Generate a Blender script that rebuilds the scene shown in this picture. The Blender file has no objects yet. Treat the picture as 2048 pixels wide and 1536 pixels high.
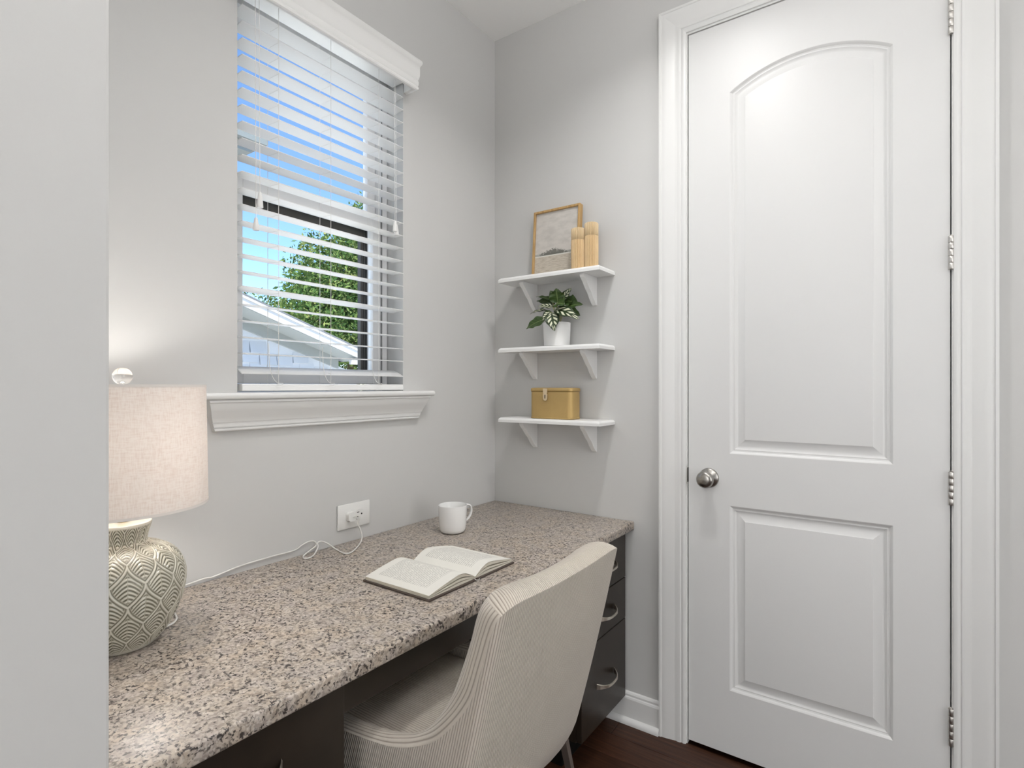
import bpy, bmesh, math, random
from mathutils import Vector, Matrix

random.seed(7)
S = bpy.context.scene
C = S.collection
PI = math.pi

# ------------------------------------------------------------------ camera, world, sun, big lights, exposure
cam_d = bpy.data.cameras.new('camera')
cam = bpy.data.objects.new('camera', cam_d)
C.objects.link(cam)
cam.location = (1.445, -1.908, 1.241)
cam.rotation_euler = (PI / 2, 0, math.radians(35.33))
cam_d.sensor_width = 36.0
cam_d.lens = 36.0 * 1096.0 / 2048.0
cam_d.shift_y = 4.0 / 2048.0
cam_d.clip_start = 0.02
S.camera = cam

world = bpy.data.worlds.new('sky_world')
S.world = world
world.use_nodes = True
wn = world.node_tree.nodes
wl = world.node_tree.links
bg = wn['Background']
sky = wn.new('ShaderNodeTexSky')
sky.sky_type = 'NISHITA'
sky.sun_disc = False
sky.sun_elevation = math.radians(52)
sky.sun_rotation = math.radians(100)
sky.air_density = 0.8
sky.dust_density = 0.0
sky.ozone_density = 5.0
wl.new(sky.outputs[0], bg.inputs[0])
bg.inputs[1].default_value = 0.33


def light(name, kind, loc, energy, color=(1, 1, 1), rot=(0, 0, 0), **kw):
    d = bpy.data.lights.new(name, kind)
    d.energy = energy
    d.color = color
    for k, v in kw.items():
        setattr(d, k, v)
    o = bpy.data.objects.new(name, d)
    C.objects.link(o)
    o.location = loc
    o.rotation_euler = rot
    return o


sun = light('sun', 'SUN', (8, -6, 12), 15.0, (1, .97, .93), angle=math.radians(1.0))
sun.rotation_euler = Vector((-.24, .62, -.75)).to_track_quat('-Z', 'Y').to_euler()
# added frontal fill light behind the camera, set in an assumed rear opening
rear_fill = light('fill_rear', 'AREA', (1.65, -5.12, 1.35), 33, (1, 1, 1), shape='RECTANGLE', size=1.7, size_y=2.2)
rear_fill.rotation_euler = Vector((0, 1, 0)).to_track_quat('-Z', 'Z').to_euler()

# added soft fill from the right for the left wall; its window is invented
side = light('fill_side', 'AREA', (4.13, -1.75, 1.50), 33, (1, 1, 1), shape='RECTANGLE', size=2.0, size_y=1.7)
side.rotation_euler = Vector((-1, 0, 0)).to_track_quat('-Z', 'Z').to_euler()

S.view_settings.view_transform = 'Standard'
S.view_settings.look = 'None'
S.view_settings.gamma = 1.0
S.view_settings.use_curve_mapping = False
S.view_settings.exposure = 0.0

# ------------------------------------------------------------------ helpers: materials


def new_mat(name):
    m = bpy.data.materials.new(name)
    m.use_nodes = True
    return m, m.node_tree.nodes, m.node_tree.links, m.node_tree.nodes['Principled BSDF']


def mat(name, col, rough=.5, metal=0.0, spec=.5, bump=None, vary=None, coat=0.0):
    """plain principled; bump=(scale, strength, distance), vary=(scale, amount)"""
    m, n, l, b = new_mat(name)
    b.inputs['Base Color'].default_value = (*col, 1)
    b.inputs['Roughness'].default_value = rough
    b.inputs['Metallic'].default_value = metal
    b.inputs['Specular IOR Level'].default_value = spec
    b.inputs['Coat Weight'].default_value = coat
    if bump or vary:
        tc = n.new('ShaderNodeTexCoord')
    if bump:
        t = n.new('ShaderNodeTexNoise')
        t.inputs['Scale'].default_value = bump[0]
        t.inputs['Detail'].default_value = 3
        l.new(tc.outputs['Object'], t.inputs['Vector'])
        bp = n.new('ShaderNodeBump')
        bp.inputs['Strength'].default_value = bump[1]
        bp.inputs['Distance'].default_value = bump[2]
        l.new(t.outputs['Fac'], bp.inputs['Height'])
        l.new(bp.outputs[0], b.inputs['Normal'])
    if vary:
        t = n.new('ShaderNodeTexNoise')
        t.inputs['Scale'].default_value = vary[0]
        t.inputs['Detail'].default_value = 4
        l.new(tc.outputs['Object'], t.inputs['Vector'])
        r = n.new('ShaderNodeValToRGB')
        a = vary[1]
        r.color_ramp.elements[0].position = .3
        r.color_ramp.elements[1].position = .7
        r.color_ramp.elements[0].color = (*[c * (1 - a) for c in col], 1)
        r.color_ramp.elements[1].color = (*[min(1, c * (1 + a)) for c in col], 1)
        l.new(t.outputs['Fac'], r.inputs[0])
        l.new(r.outputs[0], b.inputs['Base Color'])
    return m


def ramp(n, l, src, stops, interp='LINEAR'):
    r = n.new('ShaderNodeValToRGB')
    e = r.color_ramp.elements
    r.color_ramp.interpolation = interp
    while len(e) < len(stops):
        e.new(.5)
    for i, (p, c) in enumerate(stops):
        e[i].position = p
        e[i].color = (*c, 1) if len(c) == 3 else c
    l.new(src, r.inputs[0])
    return r.outputs[0]


def mixc(n, l, fac, a, b, mode='MIX'):
    x = n.new('ShaderNodeMix')
    x.data_type = 'RGBA'
    x.blend_type = mode
    for s, v in ((x.inputs[0], fac), (x.inputs[6], a), (x.inputs[7], b)):
        if isinstance(v, (int, float)):
            s.default_value = v
        elif isinstance(v, tuple):
            s.default_value = (*v, 1) if len(v) == 3 else v
        else:
            l.new(v, s)
    return x.outputs[2]


def math_n(n, l, op, a, b=None, c=None):
    x = n.new('ShaderNodeMath')
    x.operation = op
    for i, v in enumerate((a, b, c)):
        if v is None:
            continue
        if isinstance(v, (int, float)):
            x.inputs[i].default_value = v
        else:
            l.new(v, x.inputs[i])
    return x.outputs[0]


def noise(n, l, vec, scale, detail=3, rough=.5):
    t = n.new('ShaderNodeTexNoise')
    t.inputs['Scale'].default_value = scale
    t.inputs['Detail'].default_value = detail
    t.inputs['Roughness'].default_value = rough
    l.new(vec, t.inputs['Vector'])
    return t.outputs['Fac']


def bump_to(n, l, b, h, strength, dist):
    bp = n.new('ShaderNodeBump')
    bp.inputs['Strength'].default_value = strength
    bp.inputs['Distance'].default_value = dist
    l.new(h, bp.inputs['Height'])
    l.new(bp.outputs[0], b.inputs['Normal'])


M = {}
M['wall'] = mat('wall_paint', (.60, .598, .588), .62, spec=.3, bump=(260, .05, .001))
M['ceiling'] = mat('ceiling_paint', (.90, .90, .89), .8, spec=.2, bump=(200, .05, .001))
M['trim'] = mat('white_trim_paint', (.77, .77, .76), .32, spec=.45)
M['door'] = mat('white_door_paint', (.73, .73, .725), .38, spec=.45, bump=(90, .02, .001))
M['vinyl'] = mat('white_vinyl', (.82, .82, .82), .35)
m, n, l, b = new_mat('white_blind')
b.inputs['Base Color'].default_value = (.94, .94, .935, 1)
b.inputs['Roughness'].default_value = .4
tl = n.new('ShaderNodeBsdfTranslucent')
tl.inputs[0].default_value = (.94, .94, .93, 1)
ms = n.new('ShaderNodeMixShader')
ms.inputs[0].default_value = .45
l.new(b.outputs[0], ms.inputs[1])
l.new(tl.outputs[0], ms.inputs[2])
l.new(ms.outputs[0], n['Material Output'].inputs[0])
M['blind'] = m
M['blind_solid'] = mat('white_blind_board', (.84, .84, .83), .4, spec=.4)
M['cord'] = mat('white_cord', (.82, .81, .78), .7)
M['shelf'] = mat('white_shelf_paint', (.84, .84, .83), .4)
M['plate'] = mat('white_plastic', (.82, .82, .80), .3)
M['slot'] = mat('dark_slot', (.03, .03, .03), .6)
M['bronze'] = mat('dark_bronze_frame', (.055, .048, .04), .5)
M['track'] = mat('grey_track', (.22, .22, .22), .6)
M['nickel'] = mat('satin_nickel', (.62, .60, .57), .36, metal=1.0)
M['knob'] = mat('brushed_nickel_knob', (.40, .385, .36), .26, metal=1.0)
M['nickel_pull'] = mat('satin_nickel_pull', (.80, .74, .65), .3, metal=1.0)
M['latch_shade'] = mat('dark_latch_shade', (.02, .02, .02), .5)  # near-black, stands for the shade at the latch
M['ceramic'] = mat('white_ceramic', (.84, .84, .83), .18, spec=.5, coat=.3)
M['pot'] = mat('matte_white_pot', (.80, .80, .79), .5)
M['soil'] = mat('dark_soil', (.03, .022, .015), .95, bump=(180, .8, .004))
M['cabinet'] = mat('espresso_cabinet', (.022, .0155, .0105), .36, spec=.5, vary=(14, .18))
M['kick'] = mat('dark_toe_kick', (.006, .0055, .005), .9, spec=.1)
M['leg_metal'] = mat('taupe_metal_leg', (.20, .165, .145), .45, metal=.6)
M['under'] = mat('black_underlining', (.02, .02, .02), .9)
M['cover'] = mat('brown_book_cover', (.075, .055, .045), .6)
M['pages'] = mat('cream_page_block', (.74, .70, .60), .8, bump=(900, .2, .001))
M['ribbon'] = mat('white_headband', (.75, .73, .68), .7)
M['wick'] = mat('cotton_wick', (.75, .70, .62), .9)
M['gold_dark'] = mat('dark_gold_edge', (.24, .15, .045), .38, metal=.8)
M['gold'] = mat('brushed_gold_tin', (.50, .345, .135), .44, metal=.40, vary=(9, .10))
M['clasp'] = mat('pale_brass_clasp', (.72, .58, .38), .4, metal=.4)
M['socket'] = mat('brass_socket', (.5, .36, .15), .35, metal=1.0)
m, n, l, b = new_mat('lit_frosted_bulb')
b.inputs['Base Color'].default_value = (.9, .88, .84, 1)
b.inputs['Emission Color'].default_value = (1, .955, .91, 1)
b.inputs['Emission Strength'].default_value = 74
M['bulbglass'] = m
M['bark'] = mat('tree_bark', (.10, .075, .05), .9, bump=(20, .6, .02))
M['roof'] = mat('grey_shingle_roof', (.16, .165, .17), .9, bump=(30, .5, .01))
M['siding'] = mat('pale_blue_shingle', (.42, .44, .475), .7, vary=(3, .04))
M['fascia'] = mat('white_fascia', (.50, .50, .50), .6)
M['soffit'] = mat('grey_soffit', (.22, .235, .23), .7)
M['ground'] = mat('pale_ground', (.84, .83, .80), .95, vary=(.5, .2))

# glass pane: clear with a faint fresnel reflection
m, n, l, b = new_mat('window_glass')
n.remove(b)
tr = n.new('ShaderNodeBsdfTransparent')
tr.inputs[0].default_value = (.97, .985, .98, 1)
gl = n.new('ShaderNodeBsdfGlossy')
gl.inputs['Roughness'].default_value = .02
fr = n.new('ShaderNodeFresnel')
fr.inputs[0].default_value = 1.15
ms = n.new('ShaderNodeMixShader')
l.new(fr.outputs[0], ms.inputs[0])
l.new(tr.outputs[0], ms.inputs[1])
l.new(gl.outputs[0], ms.inputs[2])
l.new(ms.outputs[0], n['Material Output'].inputs[0])
M['glass'] = m

m, n, l, b = new_mat('crystal_ball')
b.inputs['Base Color'].default_value = (1, .985, .96, 1)
b.inputs['Transmission Weight'].default_value = 1
b.inputs['Roughness'].default_value = .02
b.inputs['IOR'].default_value = 1.5
M['crystal'] = m

m, n, l, b = new_mat('clear_cord')
b.inputs['Base Color'].default_value = (.88, .87, .83, 1)
b.inputs['Roughness'].default_value = .25
b.inputs['Transmission Weight'].default_value = .12
b.inputs['IOR'].default_value = 1.4
M['clear_cord'] = m

# granite
m, n, l, b = new_mat('speckled_granite')
tc = n.new('ShaderNodeTexCoord')
ob = tc.outputs['Object']
w1 = n.new('ShaderNodeTexNoise')
w1.inputs['Scale'].default_value = 55
w1.inputs['Detail'].default_value = 2
l.new(ob, w1.inputs['Vector'])
vm = n.new('ShaderNodeVectorMath')
vm.operation = 'MULTIPLY_ADD'
vm.inputs[1].default_value = (.011, .011, .011)
l.new(w1.outputs['Color'], vm.inputs[0])
l.new(ob, vm.inputs[2])
pv = vm.outputs[0]
base = ramp(n, l, noise(n, l, pv, 70, 3, .6), [(.30, (.32, .265, .22)), (.45, (.45, .385, .325)), (.56, (.54, .47, .40)), (.70, (.63, .57, .505))])
tint = ramp(n, l, noise(n, l, pv, 26, 2), [(.38, (.455, .41, .395)), (.50, (.485, .435, .375)), (.66, (.52, .42, .315))])
c1 = mixc(n, l, .40, base, tint)
grey = ramp(n, l, noise(n, l, pv, 150, 2, .5), [(.47, (0, 0, 0)), (.57, (1, 1, 1))])
c2 = mixc(n, l, math_n(n, l, 'MULTIPLY', grey, .55), c1, (.22, .18, .15))
dark = ramp(n, l, noise(n, l, pv, 165, 3, .55), [(.535, (0, 0, 0)), (.585, (1, 1, 1))])
clump = ramp(n, l, noise(n, l, pv, 45, 2, .5), [(.32, (.35, .35, .35)), (.56, (1, 1, 1))])
c3 = mixc(n, l, math_n(n, l, 'MULTIPLY', dark, clump), c2, (.042, .034, .031))
pale = ramp(n, l, noise(n, l, pv, 120, 2), [(.60, (0, 0, 0)), (.68, (1, 1, 1))])
c4 = mixc(n, l, math_n(n, l, 'MULTIPLY', pale, .45), c3, (.70, .655, .60))
l.new(c4, b.inputs['Base Color'])
b.inputs['Roughness'].default_value = .33
b.inputs['Specular IOR Level'].default_value = .42
M['granite'] = m

# dark cherry floor planks
m, n, l, b = new_mat('cherry_plank')
tc = n.new('ShaderNodeTexCoord')
mp = n.new('ShaderNodeMapping')
mp.inputs['Scale'].default_value = (3.0, 60.0, 60.0)
l.new(tc.outputs['Object'], mp.inputs[0])
oi = n.new('ShaderNodeObjectInfo')
g = noise(n, l, mp.outputs[0], 1.6, 5, .6)
cc = ramp(n, l, g, [(.25, (.022, .0085, .0045)), (.5, (.045, .018, .0095)), (.78, (.075, .032, .017))])
k = math_n(n, l, 'MULTIPLY_ADD', oi.outputs['Random'], .6, .7)
hsv = n.new('ShaderNodeHueSaturation')
l.new(cc, hsv.inputs['Color'])
l.new(k, hsv.inputs['Value'])
l.new(hsv.outputs[0], b.inputs['Base Color'])
b.inputs['Roughness'].default_value = .42
b.inputs['Specular IOR Level'].default_value = .3
bump_to(n, l, b, g, .15, .002)
M['plank'] = m


def rib_mat(name, axis, freq, col, dark):
    """corduroy: fine ribs across one UV direction (UV in metres)"""
    m, n, l, b = new_mat(name)
    uv = n.new('ShaderNodeUVMap')
    sp = n.new('ShaderNodeSeparateXYZ')
    l.new(uv.outputs[0], sp.inputs[0])
    w = math_n(n, l, 'SINE', math_n(n, l, 'MULTIPLY', sp.outputs[axis], 2 * PI * freq))
    h = math_n(n, l, 'MULTIPLY_ADD', w, .5, .5)
    h = math_n(n, l, 'POWER', h, .6)
    tc = n.new('ShaderNodeTexCoord')
    fz = noise(n, l, tc.outputs['Object'], 160, 3)
    fl = noise(n, l, tc.outputs['Object'], 11, 2)
    cr = ramp(n, l, h, [(.10, dark), (.55, col)])
    v = math_n(n, l, 'MULTIPLY_ADD', math_n(n, l, 'ADD', fz, fl), .12, .88)
    hs = n.new('ShaderNodeHueSaturation')
    l.new(cr, hs.inputs['Color'])
    l.new(v, hs.inputs['Value'])
    l.new(hs.outputs[0], b.inputs['Base Color'])
    b.inputs['Roughness'].default_value = .9
    b.inputs['Sheen Weight'].default_value = .25
    b.inputs['Specular IOR Level'].default_value = .15
    bump_to(n, l, b, h, .8, .0016)
    return m


COR, CORD = (.60, .545, .475), (.36, .31, .26)
M['cord_u'] = rib_mat('beige_corduroy', 0, 195, COR, CORD)
M['cord_v'] = rib_mat('beige_corduroy_rim', 1, 130, COR, CORD)

# linen shade
m, n, l, b = new_mat('linen_shade')
n.remove(b)
tc = n.new('ShaderNodeTexCoord')
mp = n.new('ShaderNodeMapping')
mp.inputs['Scale'].default_value = (60, 60, 420)
l.new(tc.outputs['Object'], mp.inputs[0])
t1 = noise(n, l, mp.outputs[0], 1, 4, .6)
mp2 = n.new('ShaderNodeMapping')
mp2.inputs['Scale'].default_value = (500, 500, 60)
l.new(tc.outputs['Object'], mp2.inputs[0])
t2 = noise(n, l, mp2.outputs[0], 1, 3, .6)
tt = math_n(n, l, 'MULTIPLY_ADD', math_n(n, l, 'ADD', t1, t2), .5, 0)
cc = ramp(n, l, tt, [(.33, (.73, .655, .61)), (.55, (.84, .80, .765))])
df = n.new('ShaderNodeBsdfDiffuse')
tl = n.new('ShaderNodeBsdfTranslucent')
l.new(cc, df.inputs[0])
l.new(cc, tl.inputs[0])
ms = n.new('ShaderNodeMixShader')
ms.inputs[0].default_value = .35
l.new(df.outputs[0], ms.inputs[1])
l.new(tl.outputs[0], ms.inputs[2])
l.new(ms.outputs[0], n['Material Output'].inputs[0])
M['linen'] = m
M['shade_trim'] = mat('shade_trim_tape', (.74, .70, .66), .8)

# vase glaze: olive in the carved grooves (attribute), off-white on the ridges
m, n, l, b = new_mat('carved_leaf_glaze')
at = n.new('ShaderNodeAttribute')
at.attribute_name = 'groove'
cc = ramp(n, l, at.outputs['Fac'], [(0.0, (.62, .60, .52)), (.28, (.42, .40, .32)), (1, (.065, .060, .034))])
l.new(cc, b.inputs['Base Color'])
b.inputs['Roughness'].default_value = .25
b.inputs['Coat Weight'].default_value = .4
M['vase'] = m

# leaves


def leaf_mat(name, variegated):
    m, n, l, b = new_mat(name)
    uv = n.new('ShaderNodeUVMap')
    sp = n.new('ShaderNodeSeparateXYZ')
    l.new(uv.outputs[0], sp.inputs[0])
    a = math_n(n, l, 'ABSOLUTE', sp.outputs[0])           # 0 midrib .. 1 edge
    v = sp.outputs[1]                                      # 0 base .. 1 tip
    ph = math_n(n, l, 'MULTIPLY', math_n(n, l, 'SUBTRACT', v, math_n(n, l, 'MULTIPLY', a, .34 if variegated else .2)), 2 * PI * (4.4 if variegated else 6.5))
    sw = math_n(n, l, 'MULTIPLY_ADD', math_n(n, l, 'SINE', ph), .5, .5)
    mid = ramp(n, l, a, [(.02, (1, 1, 1)), (.075, (0, 0, 0))])
    if variegated:
        patch = ramp(n, l, sw, [(.42, (0, 0, 0)), (.50, (1, 1, 1))])
        band = ramp(n, l, a, [(.12, (0, 0, 0)), (.17, (1, 1, 1)), (.66, (1, 1, 1)), (.74, (0, 0, 0))])
        f = math_n(n, l, 'MULTIPLY', patch, band)
        c = mixc(n, l, f, (.022, .042, .013), (.66, .67, .50))
    else:
        vein = ramp(n, l, sw, [(.90, (0, 0, 0)), (1.0, (1, 1, 1))])
        c = mixc(n, l, math_n(n, l, 'MULTIPLY', vein, .35), (.034, .070, .014), (.13, .19, .06))
        c = mixc(n, l, math_n(n, l, 'MULTIPLY', mid, .8), c, (.22, .29, .11))
    l.new(c, b.inputs['Base Color'])
    b.inputs['Roughness'].default_value = .42
    b.inputs['Subsurface Weight'].default_value = 0
    return m


M['leaf'] = leaf_mat('green_leaf', False)
M['leaf_var'] = leaf_mat('cream_striped_leaf', True)
M['stem'] = mat('pale_green_stem', (.36, .36, .18), .6)

# outdoor foliage
m, n, l, b = new_mat('tree_foliage')
gi = n.new('ShaderNodeNewGeometry')
tc = n.new('ShaderNodeTexCoord')
f1 = math_n(n, l, 'MULTIPLY_ADD', gi.outputs['Random Per Island'], .6, math_n(n, l, 'MULTIPLY', noise(n, l, tc.outputs['Object'], 1.1, 2), .4))
cc = ramp(n, l, f1, [(.15, (.030, .070, .022)), (.45, (.080, .145, .045)), (.72, (.165, .22, .075)), (.92, (.29, .27, .11))])
n.remove(b)
df = n.new('ShaderNodeBsdfDiffuse')
tl = n.new('ShaderNodeBsdfTranslucent')
l.new(cc, df.inputs[0])
l.new(cc, tl.inputs[0])
ms = n.new('ShaderNodeMixShader')
ms.inputs[0].default_value = .35
l.new(df.outputs[0], ms.inputs[1])
l.new(tl.outputs[0], ms.inputs[2])
l.new(ms.outputs[0], n['Material Output'].inputs[0])
M['foliage'] = m

# printed page
m, n, l, b = new_mat('printed_page')
uv = n.new('ShaderNodeUVMap')
sp = n.new('ShaderNodeSeparateXYZ')
l.new(uv.outputs[0], sp.inputs[0])
u, v = sp.outputs[0], sp.outputs[1]           # u across a text line 0..1, v down the page 0..1
ln = math_n(n, l, 'FRACT', math_n(n, l, 'MULTIPLY', v, 34))
rowid = math_n(n, l, 'FLOOR', math_n(n, l, 'MULTIPLY', v, 34))
inline = math_n(n, l, 'LESS_THAN', ln, .46)
cmb = n.new('ShaderNodeCombineXYZ')
l.new(math_n(n, l, 'MULTIPLY', u, 46), cmb.inputs[0])
l.new(math_n(n, l, 'MULTIPLY', rowid, 7.31), cmb.inputs[1])
wd = math_n(n, l, 'GREATER_THAN', noise(n, l, cmb.outputs[0], 1.0, 1), .40)


def between(x, lo, hi):
    return math_n(n, l, 'MULTIPLY', math_n(n, l, 'GREATER_THAN', x, lo), math_n(n, l, 'LESS_THAN', x, hi))


box = math_n(n, l, 'MULTIPLY', between(u, .13, .86), between(v, .10, .86))
ink = math_n(n, l, 'MULTIPLY', math_n(n, l, 'MULTIPLY', inline, wd), box)
l.new(mixc(n, l, math_n(n, l, 'MULTIPLY', ink, .40), (.80, .785, .73), (.16, .15, .14)), b.inputs['Base Color'])
b.inputs['Roughness'].default_value = .75
M['print'] = m

# small landscape print: pale sky, thin shore with a clump of trees, pale meadow
m, n, l, b = new_mat('pale_landscape_print')
uv = n.new('ShaderNodeUVMap')
sp = n.new('ShaderNodeSeparateXYZ')
l.new(uv.outputs[0], sp.inputs[0])
u, v = sp.outputs[0], sp.outputs[1]
mp = n.new('ShaderNodeMapping')
mp.inputs['Scale'].default_value = (2.0, 5.0, 1)
l.new(uv.outputs[0], mp.inputs[0])
cl = noise(n, l, mp.outputs[0], 2.2, 4)
skyc = ramp(n, l, cl, [(.35, (.50, .475, .44)), (.6, (.585, .555, .515))])
mp2 = n.new('ShaderNodeMapping')
mp2.inputs['Scale'].default_value = (3.0, 26.0, 1)
l.new(uv.outputs[0], mp2.inputs[0])
fld = ramp(n, l, noise(n, l, mp2.outputs[0], 2.5, 5, .7), [(.30, (.34, .29, .23)), (.55, (.54, .49, .41)), (.8, (.62, .58, .50))])
pic = mixc(n, l, math_n(n, l, 'LESS_THAN', v, .30), skyc, fld)
pic = mixc(n, l, between(v, .30, .335), pic, (.36, .36, .33))
pic = mixc(n, l, between(v, .285, .302), pic, (.66, .65, .60))
tree_h = math_n(n, l, 'MULTIPLY_ADD', noise(n, l, uv.outputs[0], 22, 3, .7), .30, .235)
dx = math_n(n, l, 'ABSOLUTE', math_n(n, l, 'SUBTRACT', u, .45))
tree_h = math_n(n, l, 'SUBTRACT', tree_h, math_n(n, l, 'MULTIPLY', math_n(n, l, 'MULTIPLY', dx, dx), .75))
tm = math_n(n, l, 'MULTIPLY', math_n(n, l, 'LESS_THAN', v, tree_h), math_n(n, l, 'GREATER_THAN', v, .303))
pic = mixc(n, l, math_n(n, l, 'MULTIPLY', tm, .85), pic, (.10, .10, .085))
l.new(pic, b.inputs['Base Color'])
b.inputs['Roughness'].default_value = .7
M['picture'] = m

m, n, l, b = new_mat('oak_frame')
tc = n.new('ShaderNodeTexCoord')
mp = n.new('ShaderNodeMapping')
mp.inputs['Scale'].default_value = (160, 160, 14)
l.new(tc.outputs['Object'], mp.inputs[0])
l.new(ramp(n, l, noise(n, l, mp.outputs[0], 1, 4), [(.3, (.36, .21, .075)), (.7, (.55, .36, .15))]), b.inputs['Base Color'])
b.inputs['Roughness'].default_value = .5
M['oak'] = m
M['wax'] = mat('tan_candle_wax', (.62, .45, .25), .55, vary=(30, .06))
M['wax_top'] = mat('pale_candle_wax', (.66, .51, .31), .5)

# ------------------------------------------------------------------ helpers: meshes and objects
ORG = {}


def link_obj(o, parent=None):
    C.objects.link(o)
    if parent is not None:
        o.parent = parent
        ORG[o.name] = ORG[parent.name]
    return o


def tag(o, label=None, cat=None, group=None, kind=None):
    if label:
        o['label'] = label
    if cat:
        o['category'] = cat
    if group:
        o['group'] = group
    if kind:
        o['kind'] = kind
    return o


def thing(name, loc, label=None, cat=None, group=None, kind=None):
    o = bpy.data.objects.new(name, None)
    o.empty_display_size = .05
    o.location = loc
    C.objects.link(o)
    ORG[o.name] = Vector(loc)
    return tag(o, label, cat, group, kind)


class MB:
    """collects world-space geometry; build() links it as ONE mesh object"""

    def __init__(self):
        self.v, self.f, self.uv, self.attr = [], [], {}, None

    def add(self, verts, faces, uvs=None):
        k = len(self.v)
        self.v += [tuple(p) for p in verts]
        for i, f in enumerate(faces):
            if uvs is not None:
                self.uv[len(self.f)] = [uvs[j] for j in f]
            self.f.append(tuple(j + k for j in f))
        return self

    def box(self, x0, x1, y0, y1, z0, z1, bevel=0.0, seg=2):
        x0, x1 = min(x0, x1), max(x0, x1)
        y0, y1 = min(y0, y1), max(y0, y1)
        z0, z1 = min(z0, z1), max(z0, z1)
        if bevel <= 0:
            v = [(x, y, z) for z in (z0, z1) for y in (y0, y1) for x in (x0, x1)]
            return self.add(v, [(0, 2, 3, 1), (4, 5, 7, 6), (0, 1, 5, 4), (2, 6, 7, 3), (0, 4, 6, 2), (1, 3, 7, 5)])
        bm = bmesh.new()
        bmesh.ops.create_cube(bm, size=1)
        bmesh.ops.scale(bm, vec=(x1 - x0, y1 - y0, z1 - z0), verts=bm.verts)
        bmesh.ops.translate(bm, vec=((x0 + x1) / 2, (y0 + y1) / 2, (z0 + z1) / 2), verts=bm.verts)
        bmesh.ops.bevel(bm, geom=list(bm.edges), offset=bevel, segments=seg, affect='EDGES', profile=.5)
        return self.from_bm(bm)

    def from_bm(self, bm):
        bm.verts.ensure_lookup_table()
        bm.verts.index_update()
        self.add([v.co[:] for v in bm.verts], [[v.index for v in f.verts] for f in bm.faces])
        bm.free()
        return self

    def grid(self, rows, closed_u=False, closed_v=False, uvs=None, flip=False):
        nr, nc = len(rows), len(rows[0])
        v = [p for r in rows for p in r]
        f = []
        for i in range(nr if closed_v else nr - 1):
            for j in range(nc if closed_u else nc - 1):
                a, b_ = i * nc + j, i * nc + (j + 1) % nc
                c, d = ((i + 1) % nr) * nc + (j + 1) % nc, ((i + 1) % nr) * nc + j
                f.append((a, d, c, b_) if flip else (a, b_, c, d))
        return self.add(v, f, [q for r in uvs for q in r] if uvs else None)

    def prism(self, profile, axis, a0, a1):
        """profile: closed list of 2-D points; axis 'x': (y,z) 'y': (x,z) 'z': (x,y)"""
        def put(p, a):
            return {'x': (a, p[0], p[1]), 'y': (p[0], a, p[1]), 'z': (p[0], p[1], a)}[axis]
        k = len(profile)
        v = [put(p, a0) for p in profile] + [put(p, a1) for p in profile]
        f = [(i, (i + 1) % k, k + (i + 1) % k, k + i) for i in range(k)]
        f += [tuple(range(k))[::-1], tuple(range(k, 2 * k))]
        return self.add(v, f)

    def lathe(self, cx, cy, prof, n=48, axis='z', cap=True):
        rows = []
        for r, z in prof:
            row = []
            for i in range(n):
                t = 2 * PI * i / n
                if axis == 'z':
                    row.append((cx + r * math.cos(t), cy + r * math.sin(t), z))
                elif axis == 'y':          # cx, cy are x, z; the second profile value is y
                    row.append((cx + r * math.cos(t), z, cy + r * math.sin(t)))
            rows.append(row)
        return self.grid(rows, closed_u=True)

    def disc(self, cx, cy, z, r, n=48):
        v = [(cx, cy, z)] + [(cx + r * math.cos(2 * PI * i / n), cy + r * math.sin(2 * PI * i / n), z) for i in range(n)]
        return self.add(v, [(0, 1 + i, 1 + (i + 1) % n) for i in range(n)])

    def tube(self, pts, r, n=8, caps=True):
        pts = [Vector(p) for p in pts]
        rr = r if isinstance(r, (list, tuple)) else [r] * len(pts)
        rows, up = [], None
        for i, p in enumerate(pts):
            d = (pts[min(i + 1, len(pts) - 1)] - pts[max(i - 1, 0)]).normalized()
            if up is None:
                up = Vector((0, 0, 1)) if abs(d.z) < .9 else Vector((1, 0, 0))
            s = d.cross(up).normalized()
            up = s.cross(d).normalized()
            rows.append([p + rr[i] * (math.cos(2 * PI * j / n) * s + math.sin(2 * PI * j / n) * up) for j in range(n)])
        self.grid(rows, closed_u=True)
        if caps:
            k = len(self.v)
            self.f.append(tuple(range(k - n, k)))
            self.f.append(tuple(range(k - n * len(pts), k - n * len(pts) + n))[::-1])
        return self

    def mesh(self, name, m, org=Vector((0, 0, 0)), smooth=None):
        me = bpy.data.meshes.new(name)
        me.from_pydata([(x - org[0], y - org[1], z - org[2]) for x, y, z in self.v], [], self.f)
        if self.uv:
            lay = me.uv_layers.new(name='UVMap')
            for p in me.polygons:
                q = self.uv.get(p.index)
                if q:
                    for j, li in enumerate(p.loop_indices):
                        lay.data[li].uv = q[j]
        me.materials.append(M[m] if isinstance(m, str) else m)
        me.update()
        bm = bmesh.new()
        bm.from_mesh(me)
        bmesh.ops.recalc_face_normals(bm, faces=bm.faces)
        bm.to_mesh(me)
        bm.free()
        if smooth:
            me.shade_smooth()
            me.set_sharp_from_angle(angle=math.radians(smooth))
        return me

    def build(self, name, m, parent=None, smooth=None):
        org = ORG[parent.name] if parent is not None else Vector((0, 0, 0))
        o = bpy.data.objects.new(name, self.mesh(name, m, org, smooth))
        if parent is None:
            ORG[o.name] = Vector((0, 0, 0))
        return link_obj(o, parent)


def struct(o):
    o['kind'] = 'structure'
    return o


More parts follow.
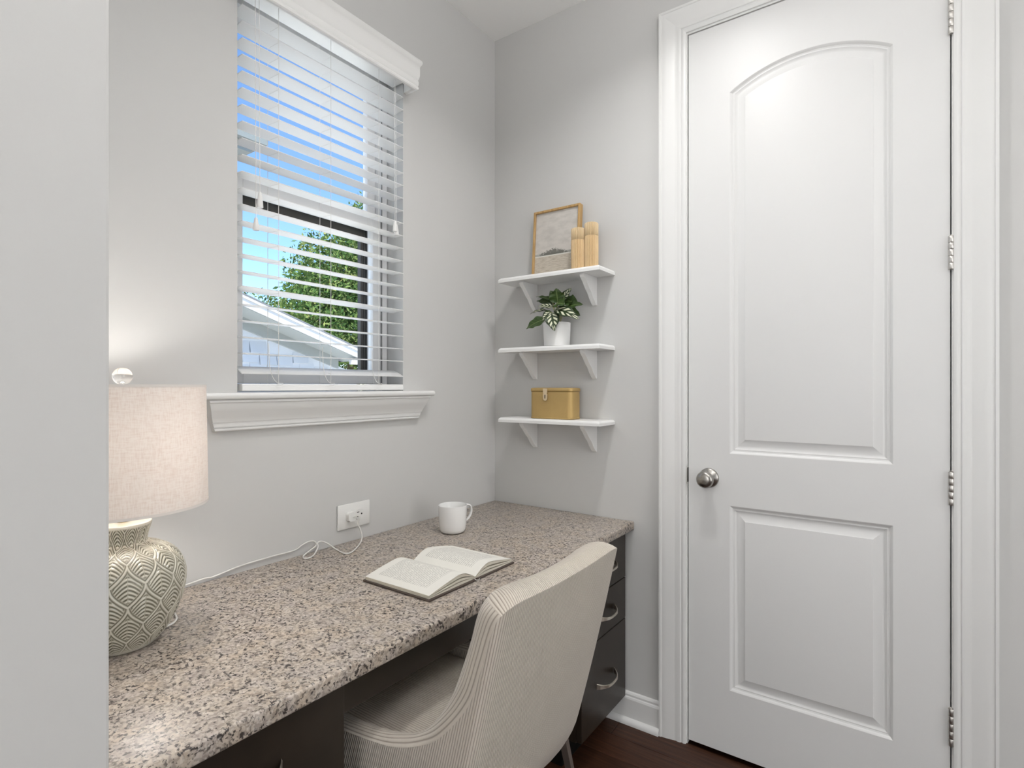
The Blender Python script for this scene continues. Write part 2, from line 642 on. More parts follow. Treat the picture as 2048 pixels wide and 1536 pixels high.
def spline(pts, n=8):
    """catmull-rom through pts"""
    P = [Vector(p) for p in pts]
    P = [P[0] * 2 - P[1]] + P + [P[-1] * 2 - P[-2]]
    out = []
    for i in range(1, len(P) - 2):
        a, b_, c, d = P[i - 1:i + 3]
        for k in range(n):
            t = k / n
            out.append(.5 * ((2 * b_) + (c - a) * t + (2 * a - 5 * b_ + 4 * c - d) * t * t + (3 * b_ - a - 3 * c + d) * t ** 3))
    out.append(P[-2])
    return out


# ------------------------------------------------------------------ room shell
H = 2.745
WY0, WY1, WZ0, WZ1 = -1.138, -.541, 1.205, 2.352          # window opening
RX, RY = 4.2, -5.25
NX, NY = .70, -1.660                                       # nook return

b = MB()
b.box(-.20, 0, WY1, .15, -.05, H)
b.box(-.20, 0, NY - .05, WY0, -.05, H)
b.box(-.20, 0, WY0, WY1, -.05, WZ0)
b.box(-.20, 0, WY0, WY1, WZ1, H)
struct(b.build('wall_left', 'wall'))
b = MB()
DX0, DX1, DZ1 = .822, 1.578, 2.478                         # rough opening of the door
b.box(0, DX0, 0, .15, -.05, H)
b.box(DX1, RX + .15, 0, .15, -.05, H)
b.box(DX0, DX1, 0, .15, DZ1, H)
b.box(DX0, DX1, .15, .2, -.05, H)
struct(b.build('wall_back', 'wall'))
b = MB().box(-.20, NX, RY, NY, -.05, H, .004)
struct(b.build('wall_near', 'wall'))
b = MB()
b.box(RX, RX + .15, RY - .15, -2.80, -.05, H)
b.box(RX, RX + .15, -.70, 0, -.05, H)
b.box(RX, RX + .15, -2.80, -.70, -.05, .60)
b.box(RX, RX + .15, -2.80, -.70, 2.40, H)
b.box(RX + .2, RX + .25, -2.80, -.70, .6, 2.40)  # added panel behind the opening, keeps the sun out
struct(b.build('wall_right', 'wall'))
b = MB()
b.box(-.2, .78, RY - .15, RY, -.05, H)
b.box(2.52, RX, RY - .15, RY, -.05, H)
b.box(.78, 2.52, RY - .15, RY, 2.48, H)
b.box(.78, 2.52, RY - .25, RY - .2, -.05, 2.48)  # unseen backing added behind the rear opening to block sunlight
struct(b.build('wall_rear', 'wall'))
struct(MB().box(-.45, RX + .2, RY - .3, .25, H, H + .2).build('ceiling', 'ceiling'))
floor = struct(MB().box(-.2, RX + .15, RY - .15, .15, -.12, -.014).build('floor', 'plank'))
PW = .108
for r in range(0, 30):
    y1 = -r * PW
    PX = 2.6
    c = .35 + ((r * 37) % 11) * .12
    xs = [0.0, c + .25, c + 1.55 if c + 1.55 < PX - .2 else PX]
    if xs[-1] < PX:
        xs.append(PX)
    for a, e in zip(xs[:-1], xs[1:]):
        if y1 < NY and e <= NX:
            continue
        aa = max(a, NX) if y1 < NY + PW else a
        p = MB().box(aa + .0006, e - .0006, y1 - PW + .0006, y1 - .0006, -.014, random.uniform(-.0006, 0), .0012, 1)
        p.build('plank', 'plank', floor)

# baseboard on the back wall, between cabinet and casing
bbp = [(0, 0), (-.014, 0), (-.014, .088), (-.012, .094), (-.009, .097), (-.009, .104), (-.006, .109), (0, .112)]
shoe = [(-.014, 0), (-.029, 0), (-.029, .008), (-.026, .014), (-.021, .019), (-.014, .021)]
bb = MB().prism(bbp, 'x', .50, .746)
bbo = struct(bb.build('baseboard_back', 'trim'))
MB().prism(shoe, 'x', .50, .7455).build('shoe_moulding', 'trim', bbo, smooth=40)
bb2 = struct(MB().prism(bbp, 'x', 1.648, RX).build('baseboard_right', 'trim'))
MB().prism(shoe, 'x', 1.648, RX).build('shoe_moulding', 'trim', bb2, smooth=40)

# ------------------------------------------------------------------ door casing (trim_1) and door
CI0, CI1, CT = .838, 1.562, 2.467          # casing inner edges
CW = .092
prof = [(0, 0), (0, -.009), (.006, -.012), (.012, -.012), (.016, -.010), (.018, -.013), (.026, -.0145), (.034, -.0125), (.040, -.0135),
        (.066, -.0185), (.078, -.020), (.083, -.0195), (.085, -.0225), (CW, -.0225), (CW, 0)]




tr1 = thing('trim_1', (.79, 0, 0), kind='structure')
for nm in ('left', 'right', 'top'):
    rows = []
    for d, y in prof:
        if nm == 'left':
            rows.append([(CI0 - d, y, 0), (CI0 - d, y, CT + d)])
        elif nm == 'right':
            rows.append([(CI1 + d, y, 0), (CI1 + d, y, CT + d)])
        else:
            rows.append([(CI0 - d, y, CT + d), (CI1 + d, y, CT + d)])
    g_ = MB().grid(rows)
    g_.build('casing', 'trim', tr1, smooth=30)
b = MB()
JW = .128
b.box(DX0 + .001, .8415, -.003, JW, 0, DZ1 - .001)
b.box(1.5585, DX1 - .001, -.003, JW, 0, DZ1 - .001)
b.box(.8415, 1.5585, -.003, JW, 2.4605, DZ1 - .001)
b.box(.8415, .853, .042, .055, 0, 2.4605)           # stops
b.box(1.547, 1.5585, .042, .055, 0, 2.4605)
b.box(.853, 1.547, .042, .055, 2.449, 2.4605)
b.build('jamb', 'trim', tr1)
MB().box(.853, 1.547, .1, JW, -.013, .002).build('threshold', 'kick', tr1)

door = thing('door_1', (1.20, 0, .014), kind='structure')
D0, D1, DB, DT, DTH = .8445, 1.5555, .014, 2.4575, .035


def rect_loop(x0, x1, z0, z1, d):
    return [(x0 + d, z0 + d), (x1 - d, z0 + d), (x1 - d, z1 - d), (x0 + d, z1 - d)]


def arch_loop(x0, x1, z0, zs, za, d, n=28):
    hw, rise = (x1 - x0) / 2, za - zs
    R = (hw * hw + rise * rise) / (2 * rise)
    cz, cx = za - R, (x0 + x1) / 2
    Rd, hd = R - d, hw - d
    a = math.asin(hd / Rd)
    pts = [(x0 + d, z0 + d), (x1 - d, z0 + d)]
    for i in range(n + 1):
        t = a - 2 * a * i / n
        pts.append((cx + Rd * math.sin(t), cz + Rd * math.cos(t)))
    return pts


PROF = [(0, 0), (.003, .0015), (.007, .0055), (.011, .0068), (.014, .0064), (.018, .0085), (.022, .0100), (.026, .0100), (.046, .0035), (.048, .0022), (.050, .0020)]
loops_def = [lambda d: arch_loop(.981, 1.428, 1.016, 2.219, 2.284, d), lambda d: rect_loop(.981, 1.428, .2265, .842, d)]
bm = bmesh.new()
outer = [bm.verts.new((x, 0, z)) for x, z in ((D0, DB), (D1, DB), (D1, DT), (D0, DT))]
edges = [bm.edges.new((outer[i], outer[(i + 1) % 4])) for i in range(4)]
for fn in loops_def:
    prev = None
    for d, dep in PROF:
        ring = [bm.verts.new((x, dep, z)) for x, z in fn(d)]
        k = len(ring)
        if prev is None:
            edges += [bm.edges.new((ring[i], ring[(i + 1) % k])) for i in range(k)]
        else:
            for i in range(k):
                bm.faces.new((prev[i], prev[(i + 1) % k], ring[(i + 1) % k], ring[i]))
        prev = ring
    bm.faces.new(prev)
bmesh.ops.triangle_fill(bm, use_beauty=True, use_dissolve=False, edges=edges)
b = MB().from_bm(bm)
bk = [(D0, DTH, DB), (D1, DTH, DB), (D1, DTH, DT), (D0, DTH, DT)]
fr_ = [(D0, 0, DB), (D1, 0, DB), (D1, 0, DT), (D0, 0, DT)]
b.add(bk + fr_, [(0, 1, 2, 3), (0, 1, 5, 4), (1, 2, 6, 5), (2, 3, 7, 6), (3, 0, 4, 7)])
leaf = b.build('door_leaf', 'door', door, smooth=22)
# knob
kx, kz = .9140, .929
knob = MB().lathe(kx, kz, [(.0, -.0005), (.033, -.0005), (.033, -.004), (.030, -.008), (.018, -.011), (.0125, -.016), (.0115, -.026), (.014, -.031),
                           (.022, -.035), (.0275, -.043), (.0285, -.050), (.0265, -.057), (.021, -.0615), (.012, -.0635), (0, -.064)], 48, axis='y')
tag(knob.build('door_knob', 'knob', door, smooth=50), label='round satin nickel knob')
MB().box(.8385, .8412, -.0035, .030, .900, .964, .001).build('strike_plate', 'nickel', door)
MB().box(.8412, .8428, -.0032, .020, .908, .958).build('latch_shadow', 'latch_shade', door)  # dark sliver standing in for the shadow in the latch gap
for z0, z1 in ((.264, .366), (.917, 1.008), (1.557, 1.648), (2.196, 2.296)):
    h = MB()
    hh = (z1 - z0) / 5
    for i in range(5):
        h.lathe(1.5572, -.0065, [(0, z0 + i * hh + .0004), (.0058, z0 + i * hh + .0004), (.0064, z0 + i * hh + .0012), (.0064, z0 + (i + 1) * hh - .0012), (.0058, z0 + (i + 1) * hh - .0004), (0, z0 + (i + 1) * hh - .0004)], 16)
    h.lathe(1.5572, -.0065, [(0, z1), (.004, z1), (.0045, z1 + .002), (0, z1 + .004)], 12)
    hg = h.build('hinge', 'nickel', door, smooth=50)
    MB().box(1.5562, 1.5582, -.004, .03, z0, z1).build('hinge_leaf', 'nickel', hg)

# ------------------------------------------------------------------ window: stool, apron, jambs, sashes
tr2 = thing('trim_2', (0, -.84, 1.2), kind='structure')
st = [(-.078, 1.205), (-.078, 1.224), (.045, 1.224), (.050, 1.2225), (.0535, 1.218), (.054, 1.2145), (.052, 1.209), (.047, 1.206), (.042, 1.205)]
MB().prism(st, 'y', -1.243, -.432).build('window_stool', 'trim', tr2, smooth=35)
# the stool only laps the wall outside the opening
ap = [(0.0, 1.2048), (.046, 1.2048), (.046, 1.199), (.042, 1.197), (.041, 1.190), (.034, 1.176), (.025, 1.160), (.021, 1.150), (.020, 1.147), (.018, 1.1465), (.0165, 1.134),
      (.0125, 1.1335), (.0125, 1.1315), (.015, 1.130), (.015, 1.126), (.012, 1.123), (0, 1.123)]
rows = []
for x, z in ap:
    e = (1.2048 - z) / .082 * .030 * (1 if z > 1.13 else 1)
    rows.append([(x, -1.233 + e - .0 , z), (x, -.447 - e, z)])
g_ = MB().grid(rows)
k = len(ap)
g_.f.append(tuple(2 * i for i in range(k)))
g_.f.append(tuple(2 * i + 1 for i in range(k))[::-1])
g_.build('apron_moulding', 'trim', tr2, smooth=30)

win = thing('window_1', (-.1, -.84, 1.2), kind='structure')
b = MB()
F0, F1 = WY0 + .003, WY1 - .003
for y0, y1, z0, z1 in ((F0, F0 + .022, 1.226, WZ1), (F1 - .022, F1, 1.226, WZ1), (F0 + .022, F1 - .022, WZ1 - .03, WZ1 - .001), (F0 + .022, F1 - .022, 1.2245, 1.247)):
    b.box(-.165, -.080, y0, y1, z0, z1)
b.build('window_frame', 'vinyl', win)
MB().box(-.0825, -.0795, F1 - .0245, F1 - .0222, 1.247, WZ1 - .03).build('jamb_track', 'track', win)
MR0, MR1 = 1.795, 1.842


def sash(name, x0, x1, z0, z1, wside, wtop, wbot):
    y0, y1 = F0 + .023, F1 - .023
    b = MB()
    b.box(x0, x1, y0, y0 + wside, z0, z1, .002, 1)
    b.box(x0, x1, y1 - wside, y1, z0, z1, .002, 1)
    b.box(x0, x1, y0 + wside, y1 - wside, z1 - wtop, z1, .002, 1)
    b.box(x0, x1, y0 + wside, y1 - wside, z0, z0 + wbot, .002, 1)
    s = b.build(name, 'vinyl', win)
    xm = (x0 + x1) / 2
    MB().box(xm - .002, xm + .002, y0 + wside - .002, y1 - wside + .002, z0 + wbot - .002, z1 - wtop + .002).build('pane', 'glass', s)
    return s


sash('lower_sash', -.112, -.086, 1.248, MR1, .036, .046, .034)
sash('upper_sash', -.142, -.116, MR0 + .01, WZ1 - .031, .036, .034, .040)
b = MB()
ys0, ys1 = F0 + .023, F1 - .023
for k_, (a, e) in enumerate(((0, .011), (.0135, .021), (.024, .031))):
    b.box(-.163, -.146, ys1 - .042 + a, ys1 - .042 + e, 1.25, MR0 + .028)
b.box(-.163, -.146, ys0, ys0 + .028, 1.25, MR0 + .028)
b.box(-.163, -.146, ys0 + .028, ys1 - .042, MR0 - .022, MR0 + .028)
b.box(-.163, -.146, ys0 + .028, ys1 - .042, 1.25, 1.268)
b.build('screen_frame', 'bronze', win)

# ------------------------------------------------------------------ venetian blind
bl = thing('venetian_blind', (-.015, -.84, 1.226), 'white two-inch slatted venetian blind hung in the window above the desk', 'blind')
SY0, SY1 = -1.130, -.549
PITCH, TILT = .0443, 0.0
SZ0 = 1.2845
sl = MB()
rows = []
nseg = 6
for top in (1, -1):
    r_ = []
    for i in range(nseg + 1):
        s = -1 + 2 * i / nseg
        r_.append((s * .0256, .0012 * (1 - s * s) + top * .0014 * (1 - .3 * s * s)))
    rows.append(r_)
prof2 = rows[0] + rows[1][::-1]
ct, stt = math.cos(TILT), math.sin(TILT)
prof2 = [(x * ct, -x * stt + z) for x, z in prof2]
sl.prism(prof2, 'y', SY0 + .84, SY1 + .84)
slat_me = sl.mesh('slat', 'blind', Vector((0, 0, 0)), 30)
nsl = 23
for i in range(nsl):
    o = bpy.data.objects.new('slat', slat_me)
    C.objects.link(o)
    o.parent = bl
    z = SZ0 + i * PITCH
    o.location = (0 + random.uniform(-.0006, .0006), 0, z - 1.226)
    tl_ = 3.4 - 3.4 * (z - 1.33) / .52 if z < 1.85 else -5.5 * (z - 1.85) / .35
    if i == 0:
        tl_ = 24.0
    if i == 5:
        tl_ = -7.0
    o.rotation_euler = (random.uniform(-.0012, .0012), math.radians(tl_) + random.uniform(-.018, .018), 0)
brp = [(-.0410, 1.2292), (-.0395, 1.2275), (.009, 1.2275), (.0105, 1.2292), (.0105, 1.2402), (.0095, 1.2412), (.0095, 1.2440), (.008, 1.2465), (-.039, 1.2465), (-.041, 1.244)]
MB().prism(brp, 'y', SY0, SY1).build('bottom_rail', 'blind_solid', bl)
MB().box(-.045, .012, SY0, SY1, 2.312, 2.350, .002, 1).build('headrail', 'blind_solid', bl)
# valance, a moulded board with mitred returns
vp = [(.0, 2.285), (.004, 2.282), (.0075, 2.285), (.0085, 2.291), (.006, 2.2955), (.008, 2.300), (.0085, 2.311), (.0065, 2.316), (.0085, 2.321), (.011, 2.331), (.0115, 2.350), (.011, 2.362),
      (.013, 2.367), (.017, 2.373), (.0185, 2.380), (.0165, 2.386), (.0, 2.388)]
VX = .052
rows = []
for d, z in vp:
    rows.append([(.001, SY0 - .018 - d, z), (VX + d, SY0 - .018 - d, z), (VX + d, SY1 + .018 + d, z), (.001, SY1 + .018 + d, z)])
rows.append([(.001, SY0 - .010, 2.388), (VX - .008, SY0 - .010, 2.388), (VX - .008, SY1 + .010, 2.388), (.001, SY1 + .010, 2.388)])
rows.append([(.001, SY0 - .010, 2.285), (VX - .008, SY0 - .010, 2.285), (VX - .008, SY1 + .010, 2.285), (.001, SY1 + .010, 2.285)])
MB().grid(rows, closed_v=True).build('valance', 'blind_solid', bl, smooth=28)
for ys in (-1.0265, -.8525, -.662):
    lad = MB()
    for x in (.0125, -.0425):
        lad.tube([(x, ys, 1.246), (x, ys, 2.315)], .0008, 5)
    for i in range(nsl):
        z = SZ0 + i * PITCH
        lad.tube([(.0125, ys, z - .004), (-.0425, ys, z - .0015)], .0005, 4)
    lad.build('ladder_cord', 'cord', bl)
    # slack lift cord that droops over the bottom rail
    zz = 1.262
    sk = MB().tube(spline([(.0128, ys - .030, 1.36), (.0135, ys - .028, 1.30), (.014, ys - .018, 1.265), (.017, ys - .006, 1.250), (.019, ys + .008, 1.2485), (.018, ys + .004, 1.243), (.0165, ys - .008, 1.2445)], 6), .0009, 5)
    sk.build('slack_cord', 'cord', bl, smooth=60)
    MB().lathe(-.004, ys, [(0, 1.2255), (.006, 1.2255), (.006, 1.2275), (0, 1.2275)], 12).build('cord_button', 'blind_solid', bl)


def tassel(x, y, z0, z1, ztop):
    c = MB().tube([(x, y, z1 - .004), (x - .004, y, ztop)], .0009, 5).build('pull_cord', 'cord', bl)
    hgt = z1 - z0
    MB().lathe(x, y, [(0, z0), (.0078, z0), (.0085, z0 + .002), (.0072, z0 + hgt * .45), (.0052, z0 + hgt * .78), (.0045, z0 + hgt * .92), (.003, z1), (0, z1)], 16).build('tassel', 'blind_solid', c, smooth=50)


tassel(.030, -1.092, 1.724, 1.766, 2.30)
tassel(.030, -1.103, 1.660, 1.694, 2.30)
tassel(.030, -.606, 1.771, 1.808, 2.30)
tassel(.028, -.598, 1.760, 1.797, 2.30)

# ------------------------------------------------------------------ shelves
SHX0, SHX1, SHD = .116, .568, .130


def shelf(zt, label):
    t = thing('wall_shelf', ((SHX0 + SHX1) / 2, 0, zt - .02), label, 'shelf', 'white shelves stacked on the back wall')
    bm = bmesh.new()
    bmesh.ops.create_cube(bm, size=1)
    bmesh.ops.scale(bm, vec=(SHX1 - SHX0, SHD, .018), verts=bm.verts)
    bmesh.ops.translate(bm, vec=((SHX0 + SHX1) / 2, -SHD / 2 - .0003, zt - .009), verts=bm.verts)
    ed = [e for e in bm.edges if all(v.co.z > zt - .001 for v in e.verts) and not all(v.co.y > -.01 for v in e.verts)]
    bmesh.ops.bevel(bm, geom=ed, offset=.008, segments=3, affect='EDGES', profile=.35)
    MB().from_bm(bm).build('board', 'shelf', t, smooth=25)
    for bx_ in (.213, .485):
        z0 = zt - .0185
        pf = [(-.0005, z0), (-.106, z0), (-.108, z0 - .006), (-.104, z0 - .013), (-.096, z0 - .020), (-.086, z0 - .028), (-.074, z0 - .041), (-.062, z0 - .053), (-.050, z0 - .062), (-.041, z0 - .072),
              (-.032, z0 - .084), (-.022, z0 - .094), (-.012, z0 - .103), (-.006, z0 - .107), (-.0005, z0 - .107)]
        bb_ = MB().prism(pf, 'x', bx_ - .009, bx_ + .009)
        bb_.build('bracket', 'shelf', t)
    return t


shelf(1.676, 'white bracketed wall shelf holding the framed print and candles')
shelf(1.394, 'white bracketed wall shelf holding the potted plant')
shelf(1.114, 'white bracketed wall shelf holding the gold box')

# framed print, leaning slightly
fp = thing('picture_frame', (.335, -.035, 1.676), 'oak framed pale landscape print leaning on the top shelf', 'picture')
fw, fh, fd, bw = .212, .268, .024, .009


def fxf(p):
    """local: x along the wall, y out of the wall (front = -), z up; tilt back 4 deg"""
    x, y, z = p
    t = math.radians(4.0)
    return (.335 + x, -.034 + y * math.cos(t) + z * math.sin(t), 1.6768 + z * math.cos(t) - y * math.sin(t))


def fbox(x0, x1, y0, y1, z0, z1, nm, m_):
    q = MB().box(x0, x1, y0, y1, z0, z1, .0012, 1)
    q.v = [fxf(p) for p in q.v]
    return q.build(nm, m_, fp)


fbox(-fw / 2, -fw / 2 + bw, -fd, 0, 0, fh, 'frame_rail', 'oak')
fbox(fw / 2 - bw, fw / 2, -fd, 0, 0, fh, 'frame_rail', 'oak')
fbox(-fw / 2 + bw, fw / 2 - bw, -fd, 0, 0, bw, 'frame_rail', 'oak')
fbox(-fw / 2 + bw, fw / 2 - bw, -fd, 0, fh - bw, fh, 'frame_rail', 'oak')
q = MB()
x0, x1, z0, z1 = -fw / 2 + bw, fw / 2 - bw, bw, fh - bw
q.add([fxf((x0, -.016, z0)), fxf((x1, -.016, z0)), fxf((x1, -.016, z1)), fxf((x0, -.016, z1)), fxf((x0, -.004, z0)), fxf((x1, -.004, z0)), fxf((x1, -.004, z1)), fxf((x0, -.004, z1))],
      [(0, 1, 2, 3), (4, 7, 6, 5), (0, 4, 5, 1), (1, 5, 6, 2), (2, 6, 7, 3), (3, 7, 4, 0)], [(0, 0), (1, 0), (1, 1), (0, 1)] * 2)
q.build('print', 'picture', fp)


def candle(x, y, h, label):
    z = 1.6765
    t = thing('ribbed_candle', (x, y, z), label, 'candle', 'ribbed pillar candles on the top shelf')
    NR, nn = 24, 24 * 8

    def ring(r, zz, amp):
        return [(x + (r + amp * abs(math.cos(NR * a / 2))) * math.cos(a), y + (r + amp * abs(math.cos(NR * a / 2))) * math.sin(a), zz) for a in [2 * PI * i / nn for i in range(nn)]]
    zs = h * .71
    b1 = MB().grid([ring(.0225, z, .0040), ring(.0218, z + .001, .0044), ring(.0218, z + zs - .001, .0044), ring(.0210, z + zs, .004)], closed_u=True)
    b1.disc(x, y, z, .0226, 32)
    b1.build('lower_body', 'wax', t, smooth=60)
    b2 = MB().grid([ring(.0215, z + zs, .002), ring(.0218, z + zs + .0015, .0044), ring(.0218, z + h - .004, .0044), ring(.0215, z + h - .001, .0018), ring(.013, z + h, 0), ring(.001, z + h - .002, 0)], closed_u=True)
    b2.build('upper_body', 'wax_top', t, smooth=60)
    MB().tube([(x, y, z + h - .003), (x + .0005, y, z + h + .006)], .0011, 6).build('wick', 'wick', t)


candle(.458, -.087, .155, 'tan ribbed pillar candle overlapping the picture frame')
candle(.506, -.072, .171, 'tan ribbed pillar candle set clear of the picture frame, slightly taller')

# potted plant
pt = thing('potted_plant', (.357, -.072, 1.3945), 'small leafy plant with cream striped leaves in a white pot', 'plant')
px, py, pz = .357, -.072, 1.3945
MB().lathe(px, py, [(0, pz), (.047, pz), (.0495, pz + .002), (.0535, pz + .088), (.053, pz + .0905), (.0505, pz + .0905), (.048, pz + .07), (0, pz + .07)], 56).build('pot', 'pot', pt, smooth=45)
MB().disc(px, py, pz + .078, .0485, 32).build('soil', 'soil', pt)


def leaf_mesh(base_, tip_, width, droop, m_, face=(.35, -.75, .55)):
    width *= 1.28
    B, T = Vector(base_), Vector(tip_)
    d = T - B
    L = d.length
    d.normalize()
    side = d.cross(Vector(face)).normalized()
    nrm = side.cross(d).normalized()
    rows, uvs = [], []
    ns, nw = 14, 8
    for i in range(ns + 1):
        t = i / ns
        w = width * .5 * (math.sin(PI * min(1, t ** .72)) ** .85 * (1 - .12 * t) + .015 * (1 - t))
        c = B + d * (L * t) + nrm * (droop * L * 4 * t * (1 - t) * .5)
        r_, q_ = [], []
        for j in range(nw + 1):
            s = -1 + 2 * j / nw
            wav = .06 * width * math.sin(t * 17 + (2 if s > 0 else 0)) * abs(s) ** 2
            r_.append(c + side * (w * s) + nrm * (.20 * w * abs(s) ** 1.3 - .02 * width * math.cos((t - .16 * abs(s)) * 2 * PI * 5) * (1 - abs(s)) * abs(s) * 2 + wav))
            q_.append((s, t))
        rows.append(r_)
        uvs.append(q_)
    lo = MB().grid(rows, uvs=uvs)
    low = [[p - nrm * .0007 for p in r_] for r_ in rows]
    lo.grid(low, uvs=uvs, flip=True)
    o = lo.build('leaf', m_, pt, smooth=70)
    # petiole
    root = Vector((px + random.uniform(-.012, .012), py + random.uniform(-.012, .012), pz + .078))
    MB().tube(spline([root, (root + B) * .5 + Vector((0, 0, .012)), B + d * (.06 * L)], 5), [.0018] * 10 + [.0011], 6).build('leaf_stalk', 'stem', pt, smooth=60)
    return o


# base, tip, width, droop, material, facing
leaf_mesh((.318, -.092, 1.502), (.236, -.105, 1.467), .036, .16, 'leaf', (.30, -.80, .45))
leaf_mesh((.318, -.085, 1.535), (.244, -.090, 1.527), .026, .14, 'leaf_var', (.15, -.45, .85))
leaf_mesh((.345, -.065, 1.562), (.262, -.070, 1.580), .030, .12, 'leaf', (.2, -.7, .6))
leaf_mesh((.345, -.080, 1.574), (.270, -.085, 1.594), .020, .10, 'leaf', (.2, -.5, .8))
leaf_mesh((.350, -.085, 1.548), (.288, -.100, 1.553), .024, .10, 'leaf_var', (.2, -.7, .6))
leaf_mesh((.356, -.070, 1.568), (.334, -.085, 1.612), .034, .05, 'leaf', (.35, -.85, .3))
leaf_mesh((.366, -.080, 1.562), (.374, -.105, 1.614), .050, .08, 'leaf', (.4, -.85, .2))
leaf_mesh((.376, -.060, 1.566), (.398, -.075, 1.608), .034, .06, 'leaf', (.5, -.75, .2))
leaf_mesh((.384, -.075, 1.572), (.430, -.088, 1.612), .026, .06, 'leaf_var', (.35, -.85, .3))
leaf_mesh((.384, -.058, 1.568), (.444, -.062, 1.556), .046, .20, 'leaf', (.35, -.75, .5))
leaf_mesh((.372, -.095, 1.556), (.420, -.122, 1.546), .046, .16, 'leaf', (.35, -.8, .45))
leaf_mesh((.398, -.075, 1.542), (.472, -.074, 1.548), .030, .14, 'leaf', (.3, -.75, .55))
leaf_mesh((.366, -.100, 1.534), (.480, -.118, 1.487), .044, .16, 'leaf_var', (.35, -.75, .55))
leaf_mesh((.358, -.112, 1.520), (.391, -.146, 1.447), .046, .12, 'leaf_var', (.35, -.9, .1))
leaf_mesh((.345, -.100, 1.526), (.322, -.122, 1.492), .028, .12, 'leaf_var', (.1, -.85, .4))
leaf_mesh((.340, -.085, 1.530), (.312, -.100, 1.505), .026, .12, 'leaf', (.1, -.85, .4))
leaf_mesh((.385, -.050, 1.535), (.440, -.036, 1.512), .034, .16, 'leaf', (.3, -.7, .6))

# gold box
gb = thing('storage_tin', (.349, -.07, 1.1145), 'gold lidded tin box with a pale brass clasp', 'box')
BX0, BX1, BY0, BY1, BZ, BH = .254, .444, -.112, -.030, 1.1143, .119


def rrect(x0, x1, y0, y1, r, n=7):
    out = []
    for cx_, cy_, a0 in ((x1 - r, y1 - r, 0), (x0 + r, y1 - r, PI / 2), (x0 + r, y0 + r, PI), (x1 - r, y0 + r, 1.5 * PI)):
        for i in range(n + 1):
            a = a0 + PI / 2 * i / n
            out.append((cx_ + r * math.cos(a), cy_ + r * math.sin(a)))
    return out


def rloft(specs, name, m_, parent, sm=35):
    rows = [[(x, y, z) for x, y in rrect(BX0 + d, BX1 - d, BY0 + d, BY1 - d, .018)] for d, z in specs]
    q = MB().grid(rows, closed_u=True)
    k_ = len(rows[0])
    q.f.append(tuple(range(k_))[::-1])
    q.f.append(tuple(range(len(q.v) - k_, len(q.v))))
    return q.build(name, m_, parent, smooth=sm)


rloft([(.003, BZ), (.0005, BZ + .002), (.0005, BZ + .005), (.0018, BZ + .006), (.0018, BZ + BH - .014)], 'body', 'gold', gb)
lid = rloft([(.0006, BZ + BH - .0125), (0, BZ + BH - .0115), (0, BZ + BH - .003), (.002, BZ + BH), (.010, BZ + BH + .0012)], 'lid', 'gold', gb)
rloft([(.0016, BZ + BH - .0145), (.0008, BZ + BH - .0135), (.0008, BZ + BH - .0125)], 'lid_seam', 'gold_dark', gb)
cl_o = [(-.009, -.002), (.009, -.002), (.009, -.018), (.0065, -.021), (.0095, -.025), (.0095, -.041), (.006, -.0475), (0, -.049), (-.006, -.0475), (-.0095, -.041), (-.0095, -.025), (-.0075, -.021), (-.009, -.018)]
cx_, cz_ = .330, BZ + BH
q = MB().prism([(cx_ + x, cz_ + z) for x, z in cl_o], 'y', BY0 - .0042, BY0 - .0008)
q.build('clasp', 'clasp', gb)
q = MB().prism([(cx_ + x, cz_ + z) for x, z in ((-.0016, -.026), (.0016, -.026), (.002, -.035), (.0012, -.041), (-.0012, -.041), (-.002, -.035))], 'y', BY0 - .0047, BY0 - .0040)
q.build('clasp_slot', 'slot', gb)

# ------------------------------------------------------------------ desk
CX, CZ, CTH = .646, .743, .031
ctop = MB().box(.0015, CX, NY + .0015, -.0015, CZ - CTH, CZ, .0045, 3)
tag(ctop.build('granite_countertop', 'granite', smooth=40), 'speckled beige and brown granite desk top spanning the nook', 'countertop')
FX = .618


def pull(y, z, parent, w=.135):
    """arched bow pull with flared flat ends"""
    rows = []
    n_ = 22
    for i in range(n_ + 1):
        t = -1 + 2 * i / n_
        yy = y + t * w / 2
        out = .030 * (1 - abs(t) ** 3.2)
        drop = -.004 * (1 - t * t)
        hw = .0042 + .0060 * abs(t) ** 3
        tt = .0032
        xx = FX + .0012 + out
        rows.append([(xx, yy, z + drop - hw), (xx + tt, yy, z + drop - hw * .8), (xx + tt, yy, z + drop + hw * .8), (xx, yy, z + drop + hw)])
    q = MB().grid(rows, closed_u=True)
    q.f.append((0, 1, 2, 3))
    k_ = len(q.v)
    q.f.append((k_ - 4, k_ - 3, k_ - 2, k_ - 1))
    q.build('handle', 'nickel_pull', parent, smooth=40)


def cabinet(y0, y1, label):
    t = thing('desk_cabinet', (.3, (y0 + y1) / 2, 0), label, 'cabinet', 'dark drawer units under the granite top')
    MB().box(.012, FX - .020, y0, y1, .098, CZ - CTH - .001).build('body', 'cabinet', t)
    MB().box(.03, .545, y0 + .002, y1 - .002, .001, .0975).build('toe_kick', 'kick', t)
    for z0, z1 in ((.1005, .3875), (.3905, .5375), (.5405, .703)):
        d = MB().box(FX - .0195, FX, y0 + .0015, y1 - .0015, z0, z1, .0016, 2).build('drawer', 'cabinet', t)
        pull((y0 + y1) / 2, (z0 + z1) / 2 if z1 - z0 < .2 else .238, d)
    return t


cabinet(-.360, -.0165, 'dark espresso three-drawer desk cabinet against the back wall')
cabinet(NY + .003, -1.268, 'dark espresso desk cabinet under the table lamp')
tag(MB().box(.588, .606, -1.2675, -.3605, .635, CZ - CTH - .001, .001, 1).build('desk_apron', 'cabinet'), 'dark apron board under the granite top between the two cabinets', 'panel')

